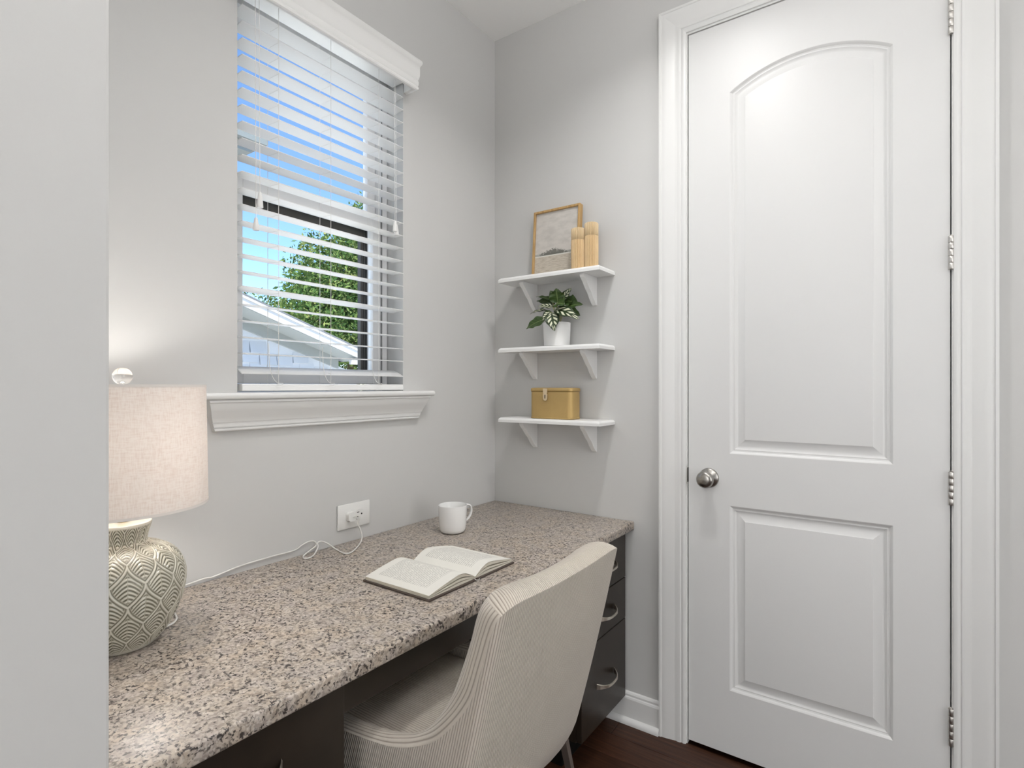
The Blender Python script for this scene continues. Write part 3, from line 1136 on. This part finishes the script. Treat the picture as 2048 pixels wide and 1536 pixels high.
# ------------------------------------------------------------------ outlet
ol = thing('wall_outlet', (0, -.759, .825), 'white horizontal double power outlet on the wall above the desk', 'outlet')
OY, OZ = -.7585, .8245
MB().box(.0004, .0062, OY - .0635, OY + .0635, OZ - .0395, OZ + .0395, .0028, 2).build('plate', 'plate', ol, smooth=30)
for dy in (-.0195, .0195):
    q = MB()
    pr = rrect(OY + dy - .0165, OY + dy + .0165, OZ - .0165, OZ + .0165, .012)
    q.prism(pr, 'x', .006, .0078)
    rc = q.build('receptacle', 'plate', ol)
    if dy > 0:
        MB().box(.0079, .0083, OY + dy - .010, OY + dy - .0015, OZ + .0058, OZ + .0080).build('slot', 'slot', rc)
        MB().box(.0079, .0083, OY + dy - .010, OY + dy - .0015, OZ - .0080, OZ - .0058).build('slot', 'slot', rc)
        MB().prism(rrect(OY + dy + .0055, OY + dy + .0110, OZ - .0028, OZ + .0028, .0025, 4), 'x', .0079, .0084).build('ground_hole', 'slot', rc)

# ------------------------------------------------------------------ table lamp
LX, LY = .220, -1.480
lp = thing('table_lamp', (LX, LY, CZ), 'table lamp with linen drum shade and carved leaf ceramic base', 'lamp')
# vase profile (r, z above the counter)
vpts = [(.060, .000), (.066, .003), (.078, .016), (.092, .034), (.106, .060), (.1165, .088), (.122, .116), (.1215, .140), (.113, .164), (.098, .182), (.078, .194), (.060, .2005), (.050, .2045), (.0465, .209), (.0465, .215), (.048, .223), (.0505, .231), (.053, .237), (.0555, .241), (.0555, .2445), (.053, .2465), (.030, .247), (.012, .247)]
vpts = [(r * .865, z * .955) for r, z in vpts]
vs = spline([(r, 0, z) for r, z in vpts], 12)
acc = [0.0]
for a, b_ in zip(vs[:-1], vs[1:]):
    acc.append(acc[-1] + (b_ - a).length)
tot = acc[-1]
NTH, NSV = 480, 300


def prof_at(s):
    lo, hi = 0, len(acc) - 1
    while hi - lo > 1:
        mid_ = (lo + hi) // 2
        if acc[mid_] <= s:
            lo = mid_
        else:
            hi = mid_
    t = (s - acc[lo]) / max(1e-9, acc[hi] - acc[lo])
    p = vs[lo].lerp(vs[hi], t)
    d = (vs[hi] - vs[lo]).normalized()
    return p.x, p.z, Vector((d.z, 0, -d.x))


ROWH = .0385
NLEAF = 12


def leaf_w(t):
    """half width of a leaf cell, t 0 at the pointed foot .. 1 at the drawn-out top; neighbours tile exactly"""
    if t < 0 or t > 1:
        return -1
    return math.sin(PI * t) if t <= .5 else 1 - math.sin(PI * (t - .5))


def carve(theta, s):
    """returns height offset and groove darkness for the ogee leaf lattice"""
    a = theta * NLEAF / (2 * PI)
    r = s / ROWH
    best = (-9, 0, 0)
    j0 = int(math.floor(r))
    for j in (j0 - 1, j0):
        off = .5 * (j % 2)
        i = round(a - off)
        m_ = (a - off - i) / .5
        t = (r - j) / 2
        e = leaf_w(t) - abs(m_)
        if e > best[0]:
            best = (e, m_, t)
    e, m_, t = best
    am = abs(m_)
    w = max(.06, leaf_w(t))
    # rescale to an approximate distance from the outline
    q_ = max(.04, min(.46, t if t <= .5 else t - .5))
    slope = PI * math.cos(PI * q_)
    ed = e / math.sqrt(1 + (slope * .46) ** 2)
    ridge = math.exp(-(ed / .040) ** 2)
    groove = math.exp(-((ed - .105) / .036) ** 2)
    inside = min(1, max(0, (ed - .15) / .05))
    x = min(1, am / w)
    lift = -(.10 * am + .26 * am * am)
    vein = .5 + .5 * math.sin((t - lift) * 2 * PI * 10)
    vein = vein ** 1.6
    mid_ = math.exp(-(m_ / .03) ** 2)
    dk = max(groove, inside * max(vein * (1 - .6 * mid_), mid_ * .35))
    h = .0012 * min(1, max(0, ed) * 4) - .0015 * dk + .0010 * ridge
    return h, dk


b = MB()
rows, att = [], []
for i in range(NSV + 1):
    s = tot * i / NSV
    r, z, nv = prof_at(s)
    fade = min(1, max(0, (s - .008) / .02)) * min(1, max(0, (.2305 - z) / .004)) if z < .2305 else 0
    row = []
    for k_ in range(NTH):
        th = 2 * PI * k_ / NTH
        h, dk = carve(th, s)
        rr = r + nv.x * h * fade
        row.append((LX + rr * math.cos(th), LY + rr * math.sin(th), CZ + .0005 + z + nv.z * h * fade))
        att.append(dk * fade)
    rows.append(row)
b.grid(rows, closed_u=True)
vo = b.build('ceramic_base', 'vase', lp, smooth=80)
at_ = vo.data.attributes.new('groove', 'FLOAT', 'POINT')
at_.data.foreach_set('value', att)
# stem, harp, bulb
MB().lathe(LX, LY, [(0, .9785), (.008, .9785), (.008, .994), (.009, .998), (.007, 1.05), (.016, 1.055), (.016, 1.085), (0, 1.087)], 24).build('socket', 'socket', lp, smooth=40)
MB().lathe(LX, LY, [(0, 1.086), (.012, 1.086), (.014, 1.10), (.024, 1.125), (.028, 1.145), (.024, 1.165), (.012, 1.177), (0, 1.180)], 24).build('bulb', 'bulbglass', lp, smooth=60)
hp = []
for i in range(25):
    t = PI * i / 24
    hp.append((LX, LY - .045 * math.cos(t), 1.09 + .125 * math.sin(t) ** .6 if 0 < i < 24 else 1.06))
MB().tube(hp, .0016, 6).build('harp', 'nickel', lp, smooth=60)
SB, ST, RB, RT = 1.009, 1.243, .1455, .1415
shade = MB().lathe(LX, LY, [(RB, SB), (RT, ST)], 96)
shade.lathe(LX, LY, [(RB - .0012, SB), (RT - .0012, ST)], 96)
sh = shade.build('shade', 'linen', lp, smooth=60)
for z0, z1, ra, rb_ in ((SB - .001, SB + .004, RB, RB), (ST - .004, ST + .001, RT, RT)):
    MB().lathe(LX, LY, [(ra + .0006, z0), (rb_ + .0006, z1), (rb_ - .0018, z1), (ra - .0018, z0), (ra + .0006, z0)], 96).build('shade_trim', 'shade_trim', sh, smooth=40)
sp_ = MB()
for i in range(3):
    a = 2 * PI * i / 3 + .4
    sp_.tube([(LX + .006 * math.cos(a), LY + .006 * math.sin(a), 1.224), (LX + (RT - .002) * math.cos(a), LY + (RT - .002) * math.sin(a), ST - .003)], .0014, 6)
sp_.lathe(LX, LY, [(.004, 1.2225), (.009, 1.2225), (.009, 1.2255), (.004, 1.2255)], 16)
sp_.build('shade_spider', 'nickel', lp)
MB().lathe(LX, LY, [(0, 1.215), (.004, 1.215), (.004, 1.238), (.008, 1.239), (.009, 1.2415), (.005, 1.2435), (0, 1.2435)], 20).build('finial_stem', 'nickel', lp, smooth=40)
fb = [(0.0168 * math.sin(PI * i / 20), 1.2600 - .0168 * math.cos(PI * i / 20)) for i in range(21)]
MB().lathe(LX, LY, fb, 40).build('finial_ball', 'crystal', lp, smooth=80)
# plug and clear cord
PY = OY - .0195
MB().prism(rrect(PY - .0145, PY + .0145, OZ - .0145, OZ + .0145, .010), 'x', .0079, .022).build('plug', 'plate', lp, smooth=40)
cpts = [(0.0210, -0.7757, 0.8233), (0.0300, -0.7632, 0.8269), (0.0330, -0.7597, 0.8187), (0.0300, -0.7632, 0.8013), (0.0350, -0.7574, 0.7801), (0.0450, -0.7596, 0.7598), (0.0580, -0.7781, 0.7463), (0.1088, -0.8473, 0.7463), (0.1067, -0.8728, 0.7463), (0.0529, -0.8624, 0.7463), (0.0300, -0.8776, 0.7642), (0.0100, -0.8844, 0.7686), (0.0070, -0.8963, 0.7663), (0.0220, -0.9051, 0.7589), (0.0374, -0.9278, 0.7463), (0.0555, -0.9553, 0.7463), (0.0507, -0.9700, 0.7463), (0.0278, -0.9579, 0.7463), (0.0220, -0.9374, 0.7533), (0.0090, -0.9029, 0.7606), (0.0060, -0.9060, 0.7729), (0.0050, -0.9241, 0.7769), (0.0050, -0.9475, 0.7720), (0.0050, -0.9737, 0.7622), (0.0050, -1.0331, 0.7626), (0.0050, -1.0847, 0.7619), (0.0050, -1.1335, 0.7599), (0.0050, -1.1734, 0.7549), (0.0060, -1.2058, 0.7513), (0.0100, -1.2384, 0.7538), (.03, -1.33, .7463), (LX - .03, LY + .11, .7463), (LX, LY + .05, .7475)]
cord_o = MB().tube(spline(cpts, 8), .0022, 8).build('power_cord', 'clear_cord', lp, smooth=70)
# ------------------------------------------------------------------ mug
mg = thing('coffee_mug', (.198, -.499, CZ), 'plain white ceramic mug standing on the desk', 'mug')
mx, my, mz = .198, -.499, CZ + .0004
MB().lathe(mx, my, [(0, mz), (.030, mz), (.036, mz + .001), (.0415, mz + .005), (.0445, mz + .013), (.0465, mz + .030), (.0488, mz + .091), (.0486, mz + .0925), (.0472, mz + .0928), (.0462, mz + .0915), (.0440, mz + .030), (.041, mz + .012), (.030, mz + .006), (0, mz + .005)], 64).build('cup', 'ceramic', mg, smooth=60)
ha = math.radians(70)
hd = Vector((math.cos(ha), math.sin(ha), 0))
hs = Vector((-math.sin(ha), math.cos(ha), 0))
O = Vector((mx, my, mz))
hpath = spline([O + hd * .0465 + Vector((0, 0, .086)), O + hd * .058 + Vector((0, 0, .0865)), O + hd * .069 + Vector((0, 0, .081)), O + hd * .0735 + Vector((0, 0, .068)), O + hd * .071 + Vector((0, 0, .053)), O + hd * .061 + Vector((0, 0, .039)), O + hd * .0455 + Vector((0, 0, .030))], 6)
rows = []
for i, p in enumerate(hpath):
    d = (hpath[min(i + 1, len(hpath) - 1)] - hpath[max(i - 1, 0)]).normalized()
    nv = d.cross(hs).normalized()
    rows.append([p + hs * (.0062 * math.cos(2 * PI * j / 12)) + nv * (.0032 * math.sin(2 * PI * j / 12)) for j in range(12)])
MB().grid(rows, closed_u=True).build('handle', 'ceramic', mg, smooth=70)

# ------------------------------------------------------------------ open book
bk = thing('open_book', (.446, -.818, CZ), 'open hardcover book with dark cover lying on the desk', 'book')
KX0, KX1, KY0, KYS, KY1 = .334, .557, -.986, -.818, -.655      # spine along x at KYS
z = CZ + .0005


def page_z(t):
    """t 0 spine .. 1 fore-edge"""
    return .0095 + .0225 * (math.sin(PI * min(1, t / .36) / 2) if t < .36 else 1 - ((t - .36) / .64) ** 1.25 * .86) if t > .0 else .0095


cov = MB()
cov.box(KX0 - .0045, KX1 + .0045, KY0 - .0045, KYS - .006, z, z + .0045, .0008, 1)
cov.box(KX0 - .0045, KX1 + .0045, KYS + .006, KY1 + .0045, z, z + .0045, .0008, 1)
cov.box(KX0 - .0045, KX1 + .0045, KYS - .006, KYS + .006, z, z + .0022)
cov.build('cover', 'cover', bk)
for sgn, ye in ((-1, KY0), (1, KY1)):
    W = abs(ye - KYS)
    top, uvs, low = [], [], []
    n_ = 26
    for i in range(n_ + 1):
        t = i / n_
        y = KYS + sgn * W * t
        zt = z + page_z(t)
        top.append([(KX0 + .0, y, zt), (KX1, y, zt)])
        uu = t if sgn > 0 else 1 - t
        uvs.append([(uu, 0), (uu, 1)])
    MB().grid(top, uvs=uvs).build('page', 'print', bk, smooth=60)
    for lay, (f0, f1, mm) in enumerate(((.0, .30, 'pages'), (.33, .60, 'pages'), (.66, .955, 'pages'))):
        q = MB()
        rows = []
        for i in range(n_ + 1):
            t = i / n_
            y = KYS + sgn * W * t
            hz = page_z(t) - .0047
            fan = .0022 * math.sin(PI * t) * (1 if lay < 2 else 0)
            za, zb = z + .0047 + hz * f0, z + .0047 + hz * f1 - fan
            rows.append([(KX0 + .001, y, za), (KX1 - .001, y, za), (KX1 - .001, y, zb), (KX0 + .001, y, zb)])
        q.grid(rows, closed_u=True)
        q.f.append((0, 1, 2, 3))
        k_ = len(q.v)
        q.f.append((k_ - 4, k_ - 3, k_ - 2, k_ - 1))
        q.build('page_block', mm, bk, smooth=30)
MB().tube(spline([(KX1 + .001, KYS - .004, z + .006), (KX1 + .006, KYS - .003, z + .003), (KX1 + .007, KYS + .008, z + .0012), (KX1 + .001, KYS + .014, z + .004)], 5), .0009, 6).build('ribbon', 'ribbon', bk)

# ------------------------------------------------------------------ upholstered chair
ch = thing('desk_chair', (.66, -.995, 0), 'beige corduroy upholstered desk chair pushed under the granite top', 'chair')
YC = -.995
K = .253
OUT = [(.400, .556), (.470, .557), (.5495, .559), (.651, .572), (.705, .5855), (.755, .6075), (.797, .634), (.8435, .684), (.873, .7285), (.894, .787), (.911, .838), (.922, .864)]
INN = [(.400, .552), (.430, .552), (.490, .552), (.600, .560), (.682, .578), (.734, .601), (.767, .640), (.797, .690), (.821, .752), (.843, .811), (.854, .850), (.864, .870)]
HWO, HWI = .220, .176
Opts = [Vector((x, -HWO, z)) for x, z in OUT]
Ipts = [Vector((x, -HWI, z)) for x, z in INN]
# rounded top corner, then across the top to the centre
Opts += [Vector((.932, -.214, .879)), Vector((.9375, -.198, .886)), Vector((.939, -.172, .888)), Vector((.938, -.12, .885)), Vector((.937, -.06, .882)), Vector((.9365, 0, .881))]
Ipts += [Vector((.869, -.168, .881)), Vector((.872, -.156, .8865)), Vector((.874, -.138, .888)), Vector((.875, -.10, .885)), Vector((.877, -.05, .882)), Vector((.878, 0, .881))]


def dens(P, n):
    half = spline(P, n)
    return half


HO, HI = dens(Opts, 8), dens(Ipts, 8)
full_o = HO + [Vector((p.x, -p.y, p.z)) for p in HO[-2::-1]]
full_i = HI + [Vector((p.x, -p.y, p.z)) for p in HI[-2::-1]]
nst = len(full_o)


def wpt(p):
    return (p[0], p[1] + YC, p[2])


# outer panel: columns drop from the rim to the underside
ZB = .335
rows, uvs = [], []
pl = [0.0]
plan = [Vector((p.x - K * (p.z - .45), p.y, 0)) for p in full_o]
for a, b_ in zip(plan[:-1], plan[1:]):
    pl.append(pl[-1] + (b_ - a).length)
ctr = Vector((.60, 0, 0))
NV = 26
for i, p in enumerate(full_o):
    r_, q_ = [], []
    q0 = plan[i]
    # inward direction in plan: towards a centre line
    tgt = Vector((min(q0.x, .66), 0, 0))
    dirn = (tgt - q0)
    dirn = dirn.normalized() if dirn.length > 1e-6 else Vector((0, 0, 0))
    for j in range(NV + 1):
        t = j / NV
        zz = p.z + (ZB - p.z) * t
        dl = .075 * (max(0, .475 - zz) / (.475 - ZB)) ** 2.2
        belly = .006 * math.sin(PI * t)
        q1 = q0 + dirn * (dl - belly)
        r_.append(wpt((q1.x + K * (zz - .45), q1.y, zz)))
        q_.append((pl[i], zz))
    rows.append(r_)
    uvs.append(q_)
ob_ = MB().grid(rows, uvs=uvs)
ob_.build('outer_shell', 'cord_u', ch, smooth=60)
# underside cap
bot = [r_[-1] for r_ in rows]
cb = MB()
cb.add(bot + [wpt((.60, 0, ZB))], [(i, i + 1, len(bot)) for i in range(len(bot) - 1)] + [(len(bot) - 1, 0, len(bot))])
cb.build('underside', 'under', ch)
# rim band between outer and inner edge
side_n = 11 * 8


def band(i0, i1, name, m_):
    rows, uvs = [], []
    al = 0.0
    for i in range(i0, i1 + 1):
        o_, n_ = full_o[i], full_i[i]
        tgt_d = (full_o[min(i + 1, nst - 1)] - full_o[max(i - 1, 0)]).normalized()
        across = n_ - o_
        nv = tgt_d.cross(across).normalized()
        if nv.z < 0 and abs(nv.z) > .2 or nv.x > .3:
            nv = -nv
        w = across.length
        if i > i0:
            al += (o_ - full_o[i - 1]).length
        r_, q_ = [], []
        for j in range(9):
            t = j / 8
            bul = .013 * math.sin(PI * t) ** .8
            r_.append(wpt(o_ + across * t + nv * bul))
            q_.append((al, t * w))
        rows.append(r_)
        uvs.append(q_)
    MB().grid(rows, uvs=uvs).build(name, m_, ch, smooth=60)


band(0, side_n + 6, 'rim_band', 'cord_v')
band(side_n + 6, nst - 1 - side_n - 6, 'top_band', 'cord_u')
band(nst - 1 - side_n - 6, nst - 1, 'rim_band', 'cord_v')
# inner lining
rows, uvs = [], []
pl2 = [0.0]
for a, b_ in zip(full_i[:-1], full_i[1:]):
    pl2.append(pl2[-1] + math.hypot(b_.x - K * b_.z - a.x + K * a.z, b_.y - a.y))
for i, p in enumerate(full_i):
    r_, q_ = [], []
    for j in range(15):
        t = j / 14
        zz = p.z + (.50 - p.z) * t
        bulge = .020 * math.sin(PI * t) * min(1, max(0, (p.z - .62) / .2))
        r_.append(wpt((p.x - K * (p.z - zz) - bulge * .6, p.y, zz)))
        q_.append((pl2[i], zz))
    rows.append(r_)
    uvs.append(q_)
MB().grid(rows, uvs=uvs).build('inner_lining', 'cord_u', ch, smooth=60)
# seat cushion
rows, uvs = [], []
for i in range(25):
    x = .392 + (.775 - .392) * i / 24
    r_, q_ = [], []
    for j in range(25):
        s = -1 + 2 * j / 24
        y = s * .181
        crown = .020 * (1 - s ** 4) * (1 - max(0, (.43 - x) / .04) ** 2 * .8)
        r_.append(wpt((x, y, .530 + crown)))
        q_.append((y, x))
    rows.append(r_)
    uvs.append(q_)
sc = MB().grid(rows, uvs=uvs)
sc.grid([[wpt((.392, -.181 + .362 * j / 24, z_)) for j in range(25)] for z_ in (.40, .535)], uvs=[[(-.181 + .362 * j / 24, z_) for j in range(25)] for z_ in (.40, .535)])
sc.build('seat_cushion', 'cord_u', ch, smooth=50)
ff = MB().box(.398, .402, YC - .2, YC + .2, .36, .54, .001, 1)
fo = MB()
rr_ = []
for zz in (.345, .36, .42, .50, .54, .556):
    off = .02 if zz < .35 else 0
    rr_.append([wpt((.4 - .006 * math.sin(PI * (zz - .34) / .2) + off, -.220 + .44 * j / 24 if zz > .35 else (-.185 + .37 * j / 24), zz)) for j in range(25)])
fo.grid(rr_, uvs=[[(-.2 + .4 * j / 24, 0) for j in range(25)] for _ in rr_])
fo.build('front_panel', 'cord_u', ch, smooth=50)
for sx, sy in ((1, 1), (1, -1), (-1, 1), (-1, -1)):
    topx, topy = (.806, sy * .188) if sx > 0 else (.44, sy * .165)
    fx, fy = (.848, sy * .283) if sx > 0 else (.37, sy * .225)
    lg = MB()
    a, e = Vector(wpt((topx, topy, .445 if sx > 0 else .38))), Vector(wpt((fx, fy, .0)))
    rws = []
    for t, r in ((0, .0095), (1, .0060)):
        p = a.lerp(e, t)
        rws.append([(p.x + dx * r, p.y + dy * r * .7, p.z) for dx, dy in ((-1, -1), (1, -1), (1, 1), (-1, 1))])
    lg.grid(rws, closed_u=True)
    lg.f += [(0, 1, 2, 3), (4, 5, 6, 7)]
    lg.build('leg', 'leg_metal', ch)

# ------------------------------------------------------------------ recessed ceiling light, added bowl uplight (both out of frame)
lx, ly = .92, -.66
rl = thing('recessed_light', (lx, ly, H - .004), 'round white recessed ceiling light over the desk nook', 'ceiling light')
MB().lathe(lx, ly, [(.060, H - .001), (.082, H - .001), (.086, H - .004), (.082, H - .007), (.064, H - .008), (.060, H - .001)], 40).build('trim_ring', 'trim', rl, smooth=40)
a_ = light('downlight', 'AREA', (0, 0, -.006), 7.0, (1, .985, .97), shape='DISK', size=.15, spread=math.radians(136))
a_.parent = rl
lx, ly = 1.95, -1.75  # invented uplight, added to bounce soft light off the ceiling
rl = thing('fill_uplight_bowl', (lx, ly, H), 'white bowl uplight added out of view to brighten the ceiling', 'ceiling light')
MB().lathe(lx, ly, [(0, H - .001), (.06, H - .001), (.06, H - .02), (.006, H - .03), (.006, H - .78), (0, H - .78)], 24).build('canopy', 'trim', rl, smooth=40)
MB().lathe(lx, ly, [(0, H - .85), (.08, H - .84), (.15, H - .81), (.19, H - .76), (.186, H - .76), (.147, H - .803), (.08, H - .83), (0, H - .84)], 40).build('bowl', 'trim', rl, smooth=50)
a_ = light('fill_uplight', 'AREA', (0, 0, -.795), 33, (1, .99, .975), shape='DISK', size=.20, rot=(PI, 0, 0))
a_.parent = rl

# ------------------------------------------------------------------ outdoors
gd = MB().box(-60, -.21, -40, 60, -.7, -.5)
tag(gd.build('ground', 'ground'), kind='structure')
nh = thing('neighbour_house', (-6.3, 2.5, -.5), 'pale shingle-sided neighbouring house gable with white rake board', 'house')
sl_ = (1.757 - 2.399) / (3.838 - 1.860)         # slope of the rake


def rake(y, z0, y0=1.860):
    return z0 + sl_ * (y - y0)


WXH = -6.0
yl, yr = -3.2, 4.10
pf = [(yl, -.5), (yr, -.5), (yr, rake(yr, 2.17)), (.0, rake(0, 2.17)), (yl, rake(0, 2.17) + sl_ * 3.2)]
MB().prism(pf, 'x', WXH - 5, WXH - .012).build('house_wall', 'siding', nh)
shm = MB().add([(0, -.13, 0), (.030, -.13, 0), (0, -.13, .17), (0, .13, 0), (.030, .13, 0), (0, .13, .17)], [(0, 1, 2), (3, 5, 4), (0, 3, 4, 1), (1, 4, 5, 2), (0, 2, 5, 3)]).mesh('shingle', 'siding')
row = 0
zc = .75
while zc < 2.8:
    yy = 1.05 + (row % 2) * .15
    while yy < yr - .1:
        ztop = zc + .17
        if ztop < rake(yy, 2.14):
            o = bpy.data.objects.new('shingle', shm)
            link_obj(o, nh)
            o.location = (WXH - .012 + 6.3, yy - 2.5, zc + random.choice((0, -.03, .012)) + .5)
            o.scale = (random.uniform(.8, 1.4), random.uniform(.9, .99), 1)
        yy += .262
    zc += .165
    row += 1


def rake_board(x0, x1, zt, zb, y0, y1, name, m_):
    q = MB()
    v = []
    for x in (x0, x1):
        v += [(x, y0, rake(y0, zb)), (x, y1, rake(y1, zb)), (x, y1, rake(y1, zt)), (x, y0, rake(y0, zt))]
    q.add(v, [(0, 1, 2, 3), (4, 7, 6, 5), (0, 4, 5, 1), (1, 5, 6, 2), (2, 6, 7, 3), (3, 7, 4, 0)])
    return q.build(name, m_, nh)


rake_board(-5.53, -5.50, 2.385, 2.289, -.5, 3.845, 'rake_board', 'fascia')
rake_board(-5.53, -5.485, 2.42, 2.387, -.5, 3.86, 'rake_trim', 'fascia')
rake_board(WXH - 5, -5.49, 2.45, 2.421, -.5, 3.90, 'roof_slope', 'roof')
rake_board(WXH - .1, -5.531, 2.296, 2.282, -.5, 3.84, 'soffit', 'soffit')
rake_board(WXH - .014, WXH + .03, 2.281, 2.12, -.5, 3.70, 'frieze_board', 'soffit')
MB().box(WXH - 4, -5.45, 3.86, 3.98, 1.68, 1.80).build('gutter', 'fascia', nh)
MB().box(-5.6, -5.5, 3.62, 3.845, 1.58, 1.645).build('eave_return', 'fascia', nh)
# upper eave of the same house, with its gutter
MB().box(-9, -5.9, -2, 2.44, 4.66, 4.80).build('upper_gutter', 'soffit', nh)
MB().box(-9, -6.0, -2, 2.25, 4.52, 4.655).build('upper_eave', 'soffit', nh)


def tree(name, label, base_, blobs, nleaf, size, trunk_h, trunk_r):
    t = thing(name, base_, label, 'tree', 'trees beyond the neighbouring house')
    bx_, by_, bz_ = base_
    tk = MB().tube(spline([(bx_, by_, bz_), (bx_ + .1, by_ + .05, bz_ + trunk_h * .5), (bx_, by_ + .1, bz_ + trunk_h)], 5), [trunk_r * (1 - .06 * i) for i in range(11)], 10)
    for k_, (c, r) in enumerate(blobs):
        tk.tube([(bx_, by_ + .05, bz_ + trunk_h * .8), tuple(Vector(c) * .75 + Vector((bx_, by_, bz_ + trunk_h)) * .25), c], [trunk_r * .4, trunk_r * .25, trunk_r * .08], 6)
    tk.build('trunk', 'bark', t, smooth=60)
    rnd = random.Random(len(label) * 13 + int(abs(by_) * 7))
    V, F = [], []
    wts = [r[0] * r[1] * r[2] for c, r in blobs]
    for k_ in range(nleaf):
        c, r = rnd.choices(blobs, wts)[0]
        while True:
            d = Vector((rnd.uniform(-1, 1), rnd.uniform(-1, 1), rnd.uniform(-1, 1)))
            if .35 < d.length < 1:
                break
        d = d * (1 + .12 * math.sin(d.y * 9 + d.z * 7))
        p = Vector((c[0] + d.x * r[0], c[1] + d.y * r[1], c[2] + d.z * r[2]))
        nrm = Vector((rnd.gauss(0, 1), rnd.gauss(0, 1), rnd.gauss(.5, 1))).normalized()
        a = nrm.orthogonal().normalized()
        a = Matrix.Rotation(rnd.uniform(0, 6.28), 3, nrm) @ a
        b_ = nrm.cross(a)
        s = size * rnd.uniform(.6, 1.3)
        k2 = len(V)
        V += [tuple(p - a * s), tuple(p + b_ * s * .42), tuple(p + a * s), tuple(p - b_ * s * .42)]
        F.append((k2, k2 + 1, k2 + 2, k2 + 3))
    q = MB()
    q.v, q.f = V, F
    fo_ = q.build('foliage', 'foliage', t)
    fo_['kind'] = 'stuff'
    return t


tree('maple_tree', 'large green tree rising behind the neighbouring house roof', (-13, 9.4, -.5),
     [((-13, 10.2, 3.4), (2.2, 2.6, 2.6)), ((-13, 9.0, 4.6), (1.6, 1.5, 1.7)), ((-13, 11.0, 6.3), (1.8, 1.6, 1.6)), ((-12.6, 8.0, 3.2), (1.5, 1.3, 1.6)), ((-13.5, 12.5, 5), (2, 2.2, 2.6))], 64000, .075, 3.2, .28)
tree('bushy_tree', 'smaller bushy tree low behind the neighbouring roof ridge', (-18.6, 9.5, -.5),
     [((-18.6, 9.2, 3.0), (1.8, 1.9, 1.8)), ((-18.6, 7.2, 2.9), (1.8, 1.7, 1.8)), ((-18.6, 11.2, 2.8), (1.9, 1.9, 1.9))], 22000, .085, 1.8, .18)
